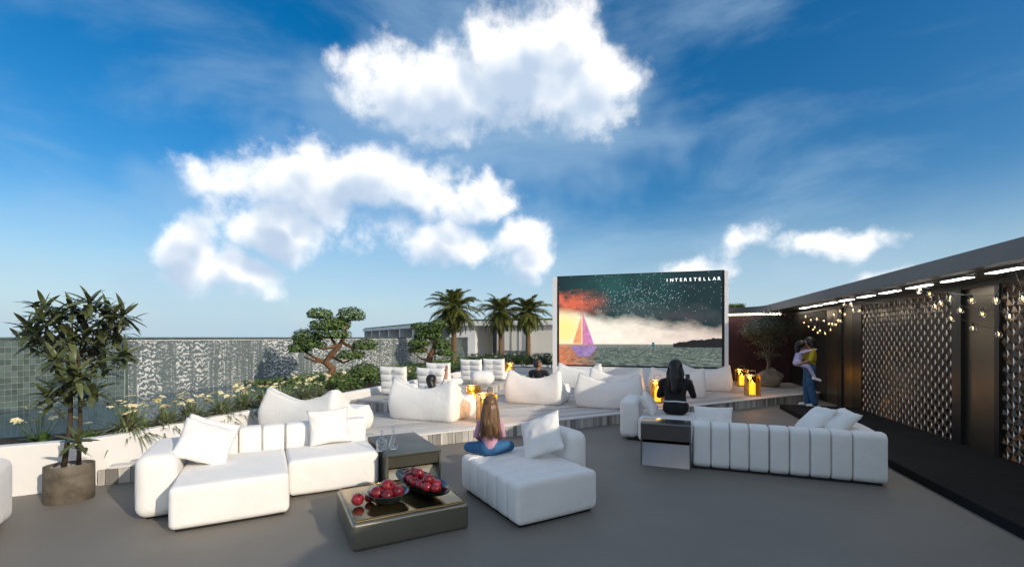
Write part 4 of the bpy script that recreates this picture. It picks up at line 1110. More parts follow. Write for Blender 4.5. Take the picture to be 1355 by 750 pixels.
def pad_leaves(m, c, r, n, s, flat=.6):
    for _ in range(n):
        while True:
            q = Vector((random.uniform(-1,1), random.uniform(-1,1), random.uniform(-1,1)))
            if .25 < q.length < 1: break
        if q.length < .7 and random.random() < .55: q = q.normalized()*random.uniform(.7, 1.0)
        if q.z < -.35: q.z = -.35-.2*random.random()
        jit = 1+.12*math.sin(q.x*7+c[0]*5)*math.cos(q.y*6+c[2]*9)
        p = (c[0]+q.x*r[0]*jit, c[1]+q.y*r[1]*jit, c[2]+q.z*r[2]*jit)
        small_leaf(m, p, (q.x*.6+random.uniform(-.6,.6), q.y*.6+random.uniform(-.6,.6), .5+abs(q.z)+random.uniform(-.3,.6)), s*random.uniform(.7, 1.3), .55)

# ---- potted dragon plant
px_, py_ = G(92, 661)
pt = thing('potted_plant', 'tall leafy dragon plant in an oval bronze pot before the white planter', 'plant', (px_, py_, 0), LA)
m = MB(); H_ = .40
prof = [(.96,0),(1.0,.012),(1.0,.30),(1.0,H_-.012),(.985,H_),(.93,H_),(.91,H_-.01),(.91,H_-.05),(.001,H_-.05)]
m.lathe([(r_*1.0, z) for r_, z in prof], n=48, sx=.215, sy=.165); m.build('pot', 'pot', pt, smooth=True, angle=35)
m = MB()
for _ in range(150):
    a = random.random()*6.28; rr = math.sqrt(random.random())*.86; s = random.uniform(.012, .026)
    m.ell((rr*.195*math.cos(a), rr*.148*math.sin(a), H_-.045+random.uniform(.0, .012)), (s, s*.8, s*.6), 7, 5)
stuff(m.build('pebbles', 'pebble', pt, smooth=True))
def plant_at(px, py, dep):           # offset in the plant's own frame
    d = py_+dep; x = (px-677.5)/FPX*d-px_; z = EYE+(446-py)/FPX*d; y = dep
    c, s = math.cos(-LA), math.sin(-LA); return Vector((x*c-y*s, x*s+y*c, z))
st1 = [Vector((-.05, 0, H_-.06)), plant_at(93, 560, .0), plant_at(94, 500, .02), plant_at(97, 462, .03)]
st2 = [Vector((.07, .02, H_-.06)), plant_at(106, 560, .03), plant_at(106, 510, .0), plant_at(104, 468, -.02)]
MB().tube(st1, [.026, .022, .019, .016], 9).build('stem', 'stem', pt, smooth=True); MB().tube(st2, [.022, .02, .017, .014], 9).build('stem', 'stem', pt, smooth=True)
ros = [(130,60),(245,72),(320,40),(390,78),(460,98),(62,150),(118,112),(192,122),(272,108),(312,180),(352,238),(405,130),(432,162),(380,300),(470,268),(262,352),(182,292),(150,232),(142,440),(205,400),(330,432),(270,638),(235,190),(95,190)]
LM = []
for k_ in range(3):
    m = MB(); leaf_blade(m, (0,0,0), (1,0,0), (0,0,1), .235, .026, (.12, .3, .5)[k_], 6); LM.append(m.mesh('leaf', 'leaf_dark', True))
plant_c = []
for i, (zx, zy) in enumerate(ros):
    dep = random.uniform(-.32, .30) if i not in (15, 21) else -.24
    c = plant_at(20+zx/3.26, 390+zy/3.26, dep)
    plant_c.append(c)
    root = st1[3] if zx < 300 else st2[3]
    if zy > 380: root = st1[2] if zx < 260 else st2[2]
    if i == 21: root = plant_at(100, 590, 0.0)
    mid_ = root.lerp(c, .5)+Vector((0, 0, -.05)); MB().tube([root, mid_, c-Vector((0, 0, .03)), c+Vector((0, 0, .02))], [.011, .009, .007, .005], 6).build('branch', 'stem', pt, smooth=True)
    ax = Vector((c.x-root.x, c.y-root.y, .25)); ax.normalize()
    nl = 12 if i not in (15,) else 13
    for j in range(nl):
        yaw = 6.283*j*.382+random.uniform(-.2, .2); f = j/(nl-1); pit = R(75-95*f+random.uniform(-10, 10)); s = random.uniform(.75, 1.05)*(1.25 if i == 15 else 1.0)
        q = Euler((0, -pit, yaw)).to_quaternion(); tilt = Vector((0,0,1)).rotation_difference(ax.lerp(Vector((0,0,1)), .55).normalized())
        o = obj('leaf', LM[random.randrange(3)], pt, c+Vector((0, 0, .02*(1-f))), (tilt @ q).to_euler(), (s, s*random.uniform(.85, 1.15), s))

# the smaller inner leaves of every rosette, too many to pick apart
m = MB()
for i, (zx, zy) in enumerate(ros):
    c = plant_c[i]
    for j in range(20 if i not in (21,) else 4):
        a = random.random()*6.283; e = random.uniform(-.5, 1.1); leaf_blade(m, c+Vector((random.uniform(-.09,.09), random.uniform(-.09,.09), random.uniform(-.12,.03))), (math.cos(a)*math.cos(e), math.sin(a)*math.cos(e), math.sin(e)), (0,0,1), random.uniform(.15, .25), random.uniform(.019, .028), random.uniform(.1, .5), 5)
stuff(m.build('inner_leaves', 'leaf_dark', pt, smooth=True))
# ---- planter plants: striped arching clumps with cream flowers
def flower_mesh():
    m = MB()
    for j in range(5):
        a = 6.283*j/5; leaf_blade(m, (0,0,0), (math.cos(a), math.sin(a), .35), (0,0,1), .052, .02, .35, 4, 0, .1, .5)
    m.ell((0,0,.008), (.009,.009,.006), 8, 5, 1); return m.mesh('flower', ['flower', 'flower_eye'], True)
FLM = flower_mesh()
def clump_mesh(k, n=230, L_=.44, w=.013):
    m = MB()
    for _ in range(n):
        a = random.random()*6.283; el = random.uniform(.15, 1.4); d = (math.cos(a)*math.cos(el), math.sin(a)*math.cos(el), math.sin(el))
        leaf_blade(m, (random.uniform(-.04,.04), random.uniform(-.04,.04), 0), d, (0,0,1), L_*random.uniform(.6, 1.15), w*random.uniform(.7, 1.3), random.uniform(.25, .75), 6)
    return m.mesh('leaves', 'leaf_spider', True)
CLM = [clump_mesh(i) for i in range(3)]
def broad_mesh():
    m = MB()
    for _ in range(46):
        a = random.random()*6.283; el = random.uniform(.1, 1.3); d = (math.cos(a)*math.cos(el), math.sin(a)*math.cos(el), math.sin(el))
        leaf_blade(m, (random.uniform(-.05,.05), random.uniform(-.05,.05), 0), d, (0,0,1), random.uniform(.15, .30), random.uniform(.02, .035), random.uniform(.2, .6), 5)
    return m.mesh('leaves', 'leaf_green', True)
BRM = [broad_mesh() for _ in range(2)]
def clump(x, y, label, nf, kind=0, s=1.0, z=.49):
    t = thing('flowering_plant', label, 'plant', (x, y, z), random.random()*6, 'plants in the white planter')
    obj('leaves', (CLM[random.randrange(3)] if kind == 0 else BRM[random.randrange(2)]), t, (0,0,0), (0,0,random.random()*6), (s, s, s))
    for _ in range(nf):
        a = random.random()*6.283; r_ = random.uniform(.04, .26)*s; h = random.uniform(.26, .46)*s
        tip = (r_*math.cos(a), r_*math.sin(a), h); f = obj('flower', FLM, t, tip, (random.uniform(-.6,.6), random.uniform(-.6,.6), a), (1.0, 1.0, 1.0))
        MB().tube([(r_*.2*math.cos(a), r_*.2*math.sin(a), 0), (r_*.7*math.cos(a), r_*.7*math.sin(a), h*.6), tip], .0035, 4).build('stalk', 'leaf_green', t)
gp = []
# along the front stretch (behind the pot) then along the deck side
lab_front = ['flowering plant with a fan of cream blossoms at the outer end of the planter', 'small leafy plant behind the pot with no stripes', 'leafy plant with two cream blossoms right behind the dragon plant']
f1 = Vector(Lw(-1.65, DB+.42)); clump(f1.x, f1.y, lab_front[0], 12, 1, 1.05)
f1 = Vector(Lw(-1.18, DB+.42)); clump(f1.x, f1.y, lab_front[1], 2, 1, .9)
f1 = Vector(Lw(-.72, DB+.62)); clump(f1.x, f1.y, lab_front[2], 3, 1, .95)
f1 = Vector(Lw(-2.2, DB+.40)); clump(f1.x, f1.y, 'leafy planter plant behind the lone sofa arm', 4, 1, 1.0)
us = np.linspace(4.35, 8.0, 9)
side = ['striped grassy plant just past the corner of the planter', 'second striped grassy plant past the planter corner', 'striped grassy plant hanging over the wall beside the chaise pillows', 'striped grassy plant midway along the deck side of the planter',
        'striped grassy plant behind the chaise sofa back', 'striped plant with many cream blossoms before the first bean lounger', 'striped plant touching the first bean lounger', 'striped plant hidden partly by the first bean lounger', 'striped plant in the shade of the large bonsai']
for i, u in enumerate(us):
    x, y = Bw(-6.66+random.uniform(-.06, .06), u); clump(x, y, side[i], random.randint(9, 13), 0, random.uniform(1.0, 1.2), .52)
back = ['cream blossoming plant in the second row near the corner', 'cream blossoming plant in the second row facing the falling water', 'cream blossoming plant in the second row between striped clumps', 'cream blossoming plant in the second row behind the sofa', 'cream blossoming plant in the second row beside the bonsai']
for i, u in enumerate(np.linspace(4.7, 8.3, 5)):
    x, y = Bw(-7.12+random.uniform(-.08, .08), u); clump(x, y, back[i], 8, 1, random.uniform(.85, 1.05))

# ---- bonsai trees with cloud-like pads
def bonsai(label, base, Z, mpp, trunk, branches, pads, n, s, shrub=None):
    x0, y0 = base; t = thing('bonsai_tree', label, 'tree', (x0, y0, .485))
    def P(px, py, dep=0): return Vector(((px-677.5)/FPX*(Z)-x0, dep, EYE+(446-py)/FPX*Z-.485))
    tp = [P(*q) for q in trunk]; tp[0].z = min(tp[0].z, 0)
    k = len(tp); MB().tube(tp, [max(.02, .13*(mpp/.0205)**.7*(1-i/k)**.8) for i in range(k)], 10).build('trunk', 'trunk_bonsai', t, smooth=True)
    for br in branches:
        bp = [P(*q) for q in br]; MB().tube(bp, [max(.008, .05*(1-i/len(bp))) for i in range(len(bp))], 7).build('branch', 'trunk_bonsai', t, smooth=True)
    for (px, py, rx, ry) in pads:
        m = MB(); c = P(px, py, random.uniform(-.25, .25)); a = max(150, int(n*rx*ry/250)); pad_leaves(m, (0,0,0), (rx*mpp, rx*mpp*.85, ry*mpp), a, s)
        m.build('foliage_pad', 'leaf_bonsai', t).location = c
Z1 = 12.3; x1 = (432-677.5)/FPX*Z1
bonsai('large bonsai tree with cloud pruned pads before the falling water', (x1, Z1), Z1, .0205,
       [(433,513),(437,498),(440,488),(431,479),(437,470),(449,458),(456,444),(461,425)],
       [[(432,480),(418,474),(405,466),(398,460)],[(432,480),(414,477),(402,472)],[(447,460),(440,450),(432,435)],[(452,452),(470,462),(482,458)],[(437,470),(455,480),(468,474)],[(438,492),(455,503),(470,505),(484,497)],[(449,457),(428,462),(412,452)]],
       [(426,416,17,9),(462,417,19,12),(434,430,27,11),(404,447,20,13),(441,442,24,10),(398,461,15,8),(418,456,16,7),(482,457,18,10),(463,470,19,8),(485,492,20,13),(448,428,16,8)], 1150, .042)
Z2 = 20.5; x2 = (567-677.5)/FPX*Z2
bonsai('smaller bonsai tree at the far end of the water wall', (x2, Z2), Z2, .0342,
       [(566,490),(567,478),(570,470),(574,460),(578,450)], [[(570,470),(560,463),(552,460)],[(572,466),(585,470),(592,468)],[(576,455),(568,448),(562,443)],[(567,477),(556,474),(548,467)]],
       [(554,432,13,6),(580,430,13,7),(566,443,20,9),(554,454,15,7),(584,456,13,9),(551,463,13,6),(591,467,13,6),(572,436,14,6)], 1400, .07)
# shrubs at the foot of the bonsai and along the bed
def shrub(px, py, Z, rx, rz, label, mt='leaf_green', n=520, s=.035, nf=0, base=.48):
    x = (px-677.5)/FPX*Z; z = EYE+(446-py)/FPX*Z; t = thing('shrub', label, 'shrub', (x, Z, base))
    m = MB(); pad_leaves(m, (0,0,0), (rx, rx, max(rz, .1)), n, s); o = m.build('foliage', mt, t); o.location = (0, 0, max(rz*.55, z-base))
    st = MB()
    for _ in range(7):
        a = random.random()*6.28; st.tube([(0,0,-.02), (rx*.3*math.cos(a), rx*.3*math.sin(a), max(.1, (z-base))*.7), (rx*.6*math.cos(a), rx*.6*math.sin(a), max(.15, z-base))], [.012, .009, .004], 5)
    stuff(st.build('stems', 'stem', t))
    for _ in range(nf):
        a = random.random()*6.28; obj('flower', FLM, t, (rx*.8*math.cos(a), rx*.8*math.sin(a)-.1, max(rz*.55, z-base)+rz*random.uniform(.2, .9)), (random.uniform(-.7,.7), random.uniform(-.7,.7), a), (1.3,1.3,1.3))
shrub(462, 516, 11.2, .42, .26, 'bright green shrub at the foot of the large bonsai', nf=3)
shrub(445, 503, 11.6, .36, .22, 'small yellow flowered shrub beside the bonsai trunk', nf=6)
shrub(490, 497, 12.5, .34, .24, 'dark leaved shrub with yellow blossoms beside the first quilted chair', 'leaf_bonsai', nf=5)
shrub(357, 548, 9.2, .5, .2, 'green shrub under the falling water behind the first bean lounger', nf=6)
shrub(400, 530, 10.2, .5, .2, 'low green shrub between planter wall and bonsai', nf=4)
shrub(551, 495, 13.6, .32, .30, 'yellow blossoming shrub between the quilted chairs', nf=7)
shrub(600, 480, 17.0, .5, .35, 'green shrub behind the quilted chairs near the wall end', nf=5)
shrub(583, 484, 16.2, .4, .3, 'leafy shrub under the smaller bonsai', nf=4)
hl = ['clipped hedge plant with cream blossoms beside the wall end', 'clipped hedge plant with cream blossoms between wall end and first free palm', 'hedge plant at the foot of the middle palm', 'hedge plant between the two free standing palms', 'hedge plant at the foot of the palm nearest the screen', 'dark hedge plant between palm and screen post', 'dark hedge plant touching the screen post']
for i, px in enumerate((628, 644, 660, 677, 694, 712, 727)):
    Z = 19.5-.2*i; shrub(px, 476, Z, .42, .30, hl[i], 'leaf_hedge' if i > 4 else 'leaf_green', 700, .05, 5 if i < 4 else 1, DECK_Z+.01)
o = MB().box(-2.0, 2.1, 18.2, 19.9, DECK_Z-.2, DECK_Z+.35).build('hedge_trough', 'plaster'); tag(o, 'low plastered trough holding the row of hedge plants', 'planter')

# ---- palms
def frond_mesh(L_, seed):
    rs = random.Random(seed); m = MB(); k = 26; pts = []
    for i in range(k+1):
        t = i/k; pts.append(Vector((L_*(t-.10*t*t), 0, L_*(.34*t-.62*t*t))))
    m.tube(pts, [.018*(1-.85*i/k) for i in range(k+1)], 5)
    for i in range(2, k+1):
        t = i/k; ll = L_*.30*math.sin(math.pi*min(1, .18+.80*t))**.8+.03
        for sg in (-1, 1):
            for q in range(2):
                d = Vector((.55+.5*t+rs.uniform(-.1,.1), sg*(1-.45*t), -.25+rs.uniform(-.25,.25)))
                p = pts[i]+(pts[i]-pts[i-1])*(q*.5); d.normalize(); tip = p+d*ll*rs.uniform(.8, 1.1)+Vector((0,0,-.12*ll)); sd = Vector((0,0,1)).cross(d).normalized()*.016
                m.add([p-sd, p+d*ll*.5+Vector((0,0,.02))-sd*1.2, tip, p+d*ll*.5+Vector((0,0,.02))+sd*1.2, p+sd], [(0,1,2,3,4)])
    return m.mesh('frond', 'leaf_palm')
FRM = [frond_mesh(1.5, i) for i in range(4)]
def palm(px, Z, zc, s, label, base=0.0, tr=.13):
    x = (px-677.5)/FPX*Z; t = thing('palm_tree', label, 'palm', (x, Z, base), random.random()*6, 'date palms in front of the white building')
    h = zc-base; pts = []; rad = []
    n = 40
    for i in range(n+1):
        q = i/n; pts.append((.03*math.sin(q*3), 0, h*q)); rad.append(tr*(1.15-.25*q+(.10 if i % 2 else -.02))*(1.25 if q > .9 else 1))
    MB().tube(pts, rad, 12).build('trunk', 'trunk_palm', t)
    for j in range(46):
        f = j/45; pit = R(82-125*f+random.uniform(-8, 8)); ss = s*random.uniform(.85, 1.1)*(.8+.25*math.sin(f*3.1))
        q = Euler((0, -pit+R(18), 2.39996*j)); obj('frond', FRM[j % 4], t, (0, 0, h+.05-.12*f), q, (ss, ss, ss))
    for j in range(5):
        a = random.random()*6.28; MB().tube([(0,0,h-.05), (.35*s*math.cos(a), .35*s*math.sin(a), h-.12), (.55*s*math.cos(a), .55*s*math.sin(a), h-.55*s), (.58*s*math.cos(a), .58*s*math.sin(a), h-1.0*s)], [.02,.018,.03,.012], 5).build('hanging_stalk', 'trunk_palm', t)
palm(601, 24.0, 3.30, 1.12, 'tallest date palm rising behind the water wall end')
palm(663, 27.5, 3.35, 1.06, 'middle date palm in front of the cream panels')
palm(698.5, 27.5, 3.32, 1.04, 'date palm nearest the cinema screen')

# ---- tree in a boulder
bx_, by_ = G(1018, 511, DECK_Z)
t = thing('boulder_tree', 'wispy grey green tree growing from a hollow boulder on the deck', 'tree', (bx_, by_, DECK_Z), .3)
bm = bmesh.new(); bmesh.ops.create_icosphere(bm, subdivisions=3, radius=1)
rs = random.Random(3); dirs = [(Vector((rs.uniform(-1,1), rs.uniform(-1,1), rs.uniform(-.6,1))).normalized(), rs.uniform(.72, .92)) for _ in range(22)]
for v in bm.verts:
    for d, k in dirs:
        e = v.co.dot(d)
        if e > k: v.co -= d*(e-k)
    v.co = Vector((v.co.x*.48, v.co.y*.46, max(v.co.z, -.75)*.36+.27))
me = bpy.data.meshes.new('boulder'); bm.to_mesh(me); bm.free(); me.materials.append(MATS['boulder']); obj('boulder', me, t)
tops = []; 
def grow(p, d, L_, r_, lev):
    q = p+d*L_; mid_ = p+d*L_*.5+Vector((rs.uniform(-.04,.04), rs.uniform(-.04,.04), 0)); LIMB.tube([p, mid_, q], [r_, r_*.85, r_*.7], 6)
    if lev == 0: tops.append(q); return
    for _ in range(rs.choice((2, 3))):
        nd = (d+Vector((rs.uniform(-.75,.75), rs.uniform(-.75,.75), rs.uniform(-.05,.40)))).normalized(); grow(q, nd, L_*rs.uniform(.65, .85), r_*.62, lev-1)
    tops.append(q)
LIMB = MB()
for d in ((-.18,.05,1),(.12,-.08,1),(.25,.12,.95)): grow(Vector((rs.uniform(-.08,.08), rs.uniform(-.08,.08), .5)), Vector(d).normalized(), .55, .034, 4)
LIMB.build('limbs', 'trunk_grey', t, smooth=True)
m = MB()
for q in tops:
    if q.z < .95: continue
    for _ in range(95):
        off = Vector((rs.gauss(0, .16), rs.gauss(0, .16), rs.gauss(0, .07))); small_leaf(m, q+off, (rs.uniform(-.5,.5), rs.uniform(-.5,.5), 1), rs.uniform(.03, .055), .34)
cr = m.build('crown', 'leaf_olive', t)

# low ground cover filling the rear bed
m = MB()
for _ in range(5200):
    w_ = random.uniform(-11.0, -7.3); u_ = 10.2+15*random.random()**1.4; x, y = Bw(w_, u_); k_ = fbm2(np.array([w_*1.3]), np.array([u_*1.3]), 77, 3)[0]
    small_leaf(m, (x, y, .46+random.random()*.30*k_), (random.uniform(-.7,.7), random.uniform(-.7,.7), 1), random.uniform(.04, .075), .5)
o = m.build('ground_cover', 'leaf_green'); stuff(o); o['label'] = 'low green ground cover under the bonsai trees'; o['category'] = 'ground cover'
# ================================================================== PEOPLE
def V3(*a): return Vector(a)
def cap_mesh(m, p0, r0, p1, r1, n=12):
    p0, p1 = Vector(p0), Vector(p1); d = (p1-p0); L_ = d.length; d = d.normalized() if L_ > 1e-6 else V3(0,0,1)
    a = d.orthogonal().normalized(); b = d.cross(a); rings = []
    for i in range(5): t = math.pi/2*i/5; rings.append((p0-d*r0*math.cos(t), r0*math.sin(t)+1e-4))
    for i in range(4): q = i/3; rings.append((p0.lerp(p1, q), r0+(r1-r0)*q))
    for i in range(1, 6): t = math.pi/2*i/5; rings.append((p1+d*r1*math.sin(t), r1*math.cos(t)+1e-4))
    vs = []; k = len(rings)
    for c, r_ in rings:
        for j in range(n): an = 2*math.pi*j/n; vs.append(c+(a*math.cos(an)+b*math.sin(an))*r_)
    fs = [(i*n+j, i*n+(j+1)%n, (i+1)*n+(j+1)%n, (i+1)*n+j) for i in range(k-1) for j in range(n)]+[tuple(range(n-1,-1,-1)), tuple(range((k-1)*n, k*n))]
    m.add(vs, fs)
def blend(prims, name, mats, parent, voxel=.011, smooth=5):
    """one continuous skin over all limbs; prims: ('c',p0,r0,p1,r1,mat) or ('e',centre,radii,mat)"""
    m = MB()
    for p in prims:
        if p[0] == 'c': cap_mesh(m, *p[1:5])
        else: m.ell(p[1], p[2], 18, 12)
    me = m.mesh('tmp', mats[0]); o = bpy.data.objects.new('tmp', me); COL.objects.link(o)
    md = o.modifiers.new('r', 'REMESH'); md.mode = 'VOXEL'; md.voxel_size = voxel
    ms = o.modifiers.new('s', 'SMOOTH'); ms.factor = .5; ms.iterations = smooth
    dg = bpy.context.evaluated_depsgraph_get(); out = bpy.data.meshes.new_from_object(o.evaluated_get(dg)); bpy.data.objects.remove(o)
    out.name = name; out.materials.clear()
    for q in mats: out.materials.append(MATS[q])
    n = len(out.polygons); C = np.zeros(n*3); out.polygons.foreach_get('center', C); C = C.reshape(-1, 3)
    best = np.full(n, 1e9); mi = np.zeros(n, dtype=np.int32)
    for p in prims:
        if p[0] == 'c':
            a = np.array(p[1]); b = np.array(p[3]); d = b-a; L2 = max(1e-9, d@d); t = np.clip(((C-a)@d)/L2, 0, 1); dist = np.linalg.norm(C-(a+t[:, None]*d), axis=1)-(p[2]+(p[4]-p[2])*t)
        else:
            r_ = np.array(p[2]); q = (C-np.array(p[1]))/r_; k = np.linalg.norm(q, axis=1); dist = (k-1)*r_.min()
        sel = dist < best; best[sel] = dist[sel]; mi[sel] = mats.index(p[-1])
    out.polygons.foreach_set('material_index', mi); out.polygons.foreach_set('use_smooth', [True]*n); out.update()
    return obj(name, out, parent)
def head(c, s, yaw, skin, pitch=0):
    """skull, jaw, nose, ears around centre c, facing local +y turned by yaw"""
    Rm = Euler((pitch, 0, yaw)).to_matrix()
    def P(x, y, z): return tuple(Vector(c)+Rm @ Vector((x*s, y*s, z*s)))
    E = lambda x, y, z, r: ('c', P(x, y, z), r*s, P(x, y+.001, z), r*s, skin)
    return [E(0, -.012, .03, .092), E(0, .018, .02, .084), ('c', P(0, .035, -.02), .068*s, P(0, .058, -.075), .042*s, skin), ('c', P(0, .088, .012), .012*s, P(0, .108, -.028), .015*s, skin),
            ('c', P(-.088, -.005, .02), .013*s, P(-.090, -.01, -.015), .011*s, skin), ('c', P(.088, -.005, .02), .013*s, P(.090, -.01, -.015), .011*s, skin), ('c', P(-.03, .083, -.052), .011*s, P(.03, .083, -.052), .011*s, skin)]
def face_bits(parent, c, s, yaw, pitch=0):
    Rm = Euler((pitch, 0, yaw)).to_matrix()
    for sx_ in (-1, 1):
        p = Vector(c)+Rm @ Vector((sx_*.033*s, .088*s, .012*s)); e = MB().ell((0,0,0), (.012*s,)*3, 10, 8).build('eye', 'eye_white', parent, smooth=True); e.location = p
        q = Vector(c)+Rm @ Vector((sx_*.033*s, .098*s, .012*s)); i_ = MB().ell((0,0,0), (.006*s,)*3, 8, 6).build('iris', 'hair_black', parent, smooth=True); i_.location = q
        b0 = Vector(c)+Rm @ Vector((sx_*.018*s, .097*s, .036*s)); b1 = Vector(c)+Rm @ Vector((sx_*.052*s, .084*s, .034*s)); MB().tube([b0, b0.lerp(b1, .5)+V3(0,0,.006*s), b1], .004*s, 5).build('eyebrow', 'hair_black', parent)
    l0 = Vector(c)+Rm @ Vector((-.022*s, .094*s, -.052*s)); l1 = Vector(c)+Rm @ Vector((.022*s, .094*s, -.052*s)); MB().tube([l0, l0.lerp(l1, .5)+Rm @ V3(0, .006*s, 0), l1], .006*s, 6).build('mouth', 'lips', parent)
def hand(w, d, up, s, skin, curl=.5):
    """palm and five fingers from wrist w along d; 'up' is the back of the hand"""
    w = Vector(w); d = Vector(d).normalized(); up = (Vector(up)-d*Vector(up).dot(d)).normalized(); sd = d.cross(up); out = []
    out.append(('c', tuple(w+d*.02*s), .024*s, tuple(w+d*.07*s-sd*.014*s), .024*s, skin)); out.append(('c', tuple(w+d*.02*s), .022*s, tuple(w+d*.07*s+sd*.018*s), .022*s, skin))
    for k, (off, L_) in enumerate(((-.031, .062), (-.010, .074), (.011, .070), (.031, .054))):
        a = w+d*.088*s+sd*off*s; b = a+(d-up*curl*.4).normalized()*L_*.55*s; c = b+(d*(1-curl*.6)-up*curl).normalized()*L_*.5*s
        out += [('c', tuple(a), .0088*s, tuple(b), .0082*s, skin), ('c', tuple(b), .0082*s, tuple(c), .0068*s, skin)]
    a = w+d*.03*s-sd*.03*s; b = a+(d*.6-sd*.8).normalized()*.035*s; c = b+(d*.9-sd*.3-up*.2).normalized()*.03*s
    out += [('c', tuple(a), .011*s, tuple(b), .0095*s, skin), ('c', tuple(b), .0095*s, tuple(c), .008*s, skin)]
    return out
def strands(m, c, s, yaw, n, length, r=.006, spread=.09, back=True, seed=0, wave=.012):
    """locks of hair from the scalp down the back"""
    rs = random.Random(seed); Rm = Euler((0, 0, yaw)).to_matrix()
    for _ in range(n):
        a = rs.uniform(-2.2, 2.2); e = rs.uniform(.0, 1.25)
        d = Vector((math.sin(a)*math.cos(e), -math.cos(a)*math.cos(e)*1.0, math.sin(e))); p0 = Vector(c)+Rm @ (Vector((d.x*.098, d.y*.112-.005, d.z*.115+.025))*s)
        side = Vector((math.sin(a)*.115, -abs(math.cos(a))*.10-.03, 0))*s
        ph = rs.random()*6; ln = length*rs.uniform(.82, 1.05); pts = [p0]
        top = Vector(c)+Rm @ (side+Vector((0, 0, -.02*s)))
        for i in range(1, 6):
            q = i/5; base = Vector(c)+Rm @ Vector((side.x*(1+spread*q*3), side.y*(1+.35*q)-.02*q, -.02*s-ln*q)); base += Rm @ Vector((math.sin(ph+q*6)*wave, math.cos(ph*1.7+q*5)*wave*.6, 0)); pts.append(base)
        m.tube(pts, [r*.8, r*1.3, r*1.3, r*1.2, r*.9, r*.25], 5)

# ---- girl sitting cross-legged on the chaise, seen from behind
gx, gy, _ = Mp(.27, 1.08, 0)
g = thing('person', 'girl in a pink top and jeans sitting cross legged on the chaise', 'person', (gx, gy, .432), R(6))
sk = 'skin'; T = 'pink_knit'; J = 'jeans_blue'
hc = (0, .015, .60)
pr = [('c', (-.05,0,.09), .105, (.05,0,.09), .105, J), ('c', (0,.0,.13), .112, (0,.01,.25), .098, T), ('c', (0,.01,.25), .098, (0,.015,.37), .10, T), ('c', (-.105,.01,.40), .05, (.105,.01,.40), .05, T),
      ('c', (0,.015,.42), .04, (0,.02,.50), .036, sk)]
for s in (-1, 1):
    pr += [('c', (s*.135,.01,.385), .044, (s*.185,.05,.23), .037, T), ('c', (s*.185,.05,.23), .036, (s*.11,.20,.14), .028, T),
           ('c', (s*.08,.0,.085), .085, (s*.29,.14,.07), .062, J), ('c', (s*.29,.14,.07), .058, (-s*.04,.27,.045), .042, J), ('c', (-s*.04,.27,.04), .032, (-s*.13,.31,.035), .026, 'white_cloth')]
    pr += hand((s*.11,.20,.14), (-s*.3,.9,-.25), (0,.2,1), .8, sk)
pr += head(hc, .92, 0, sk); blend(pr, 'body', [sk, T, J, 'white_cloth'], g, .0085)
face_bits(g, hc, .92, 0)
hp = [('e', (0, -.008, .635), (.098, .108, .10), 'hair_brown'), ('c', (-.05,-.06,.58), .055, (-.06,-.085,.42), .052, 'hair_brown'), ('c', (.05,-.06,.58), .055, (.06,-.085,.42), .052, 'hair_brown'), ('c', (0,-.08,.58), .05, (0,-.115,.33), .045, 'hair_brown'), ('c', (-.055,-.09,.42), .05, (-.05,-.115,.30), .028, 'hair_brown'), ('c', (.06,-.09,.42), .05, (.07,-.11,.30), .028, 'hair_brown')]
hg = blend(hp, 'hair', ['hair_brown'], g, .012, 4)
g.scale = (.86, .95, .95)
m = MB(); strands(m, hc, .92, 0, 150, .36, .0065, .05, seed=2); stuff(m.build('hair_locks', 'hair_brown', g, smooth=True))

# ---- woman in black on the right sofa, from behind, looking at her phone
wx, wy, _ = Rp(-.27, 1.83); w = thing('person', 'woman in black with long dark hair seated on the arm sofa', 'person', (wx, wy, .437), R(-22))
T = 'black_cloth'; sk = 'skin'; hc = (0, .03, .80)
pr = [('c', (-.075,0,.11), .12, (.075,0,.11), .12, T), ('c', (-.05,.0,.14), .14, (-.035,.0,.34), .122, T), ('c', (.05,.0,.14), .14, (.035,.0,.34), .122, T), ('c', (-.05,.0,.36), .118, (-.07,.01,.50), .115, T), ('c', (.05,.0,.36), .118, (.07,.01,.50), .115, T), ('c', (-.15,.01,.555), .068, (.15,.01,.555), .068, T), ('c', (0,.01,.57), .06, (0,.025,.70), .05, sk)]
for s in (-1, 1):
    pr += [('c', (s*.09,.0,.10), .105, (s*.13,.44,.09), .075, T), ('c', (s*.13,.44,.09), .07, (s*.13,.50,-.30), .05, T), ('c', (s*.13,.50,-.36), .036, (s*.13,.62,-.40), .03, 'white_cloth')]
pr += [('c', (.195,.01,.545), .06, (.27,.10,.32), .05, T), ('c', (.27,.10,.32), .048, (.24,.30,.48), .036, T), ('c', (-.195,.01,.545), .06, (-.25,.10,.30), .05, T), ('c', (-.25,.10,.30), .047, (-.06,.30,.36), .035, T)]
pr += hand((.24,.30,.48), (-.1,.5,.8), (.6,-.6,.2), 1.0, sk, .8)+hand((-.06,.30,.36), (.9,.4,.1), (0,.1,1), 1.0, sk, .4)
pr += head(hc, 1.0, R(-12), sk); blend(pr, 'body', [T, sk, 'white_cloth'], w, .010)
face_bits(w, hc, 1.0, R(-12))
hp = [('e', (0, .0, .835), (.108, .122, .118), 'hair_black'), ('c', (0,-.06,.80), .085, (0,-.10,.62), .085, 'hair_black'), ('c', (0,-.11,.62), .085, (.0,-.15,.44), .055, 'hair_black')]
blend(hp, 'hair', ['hair_black'], w, .013, 4); m = MB(); strands(m, hc, 1.05, 0, 90, .40, .008, -.02, seed=5); stuff(m.build('hair_locks', 'hair_black', w, smooth=True))
bp = [(.176*math.cos(a)*1.0, .138*math.sin(a), .235+.006*math.sin(3*a)) for a in np.linspace(0, 2*math.pi, 41)]
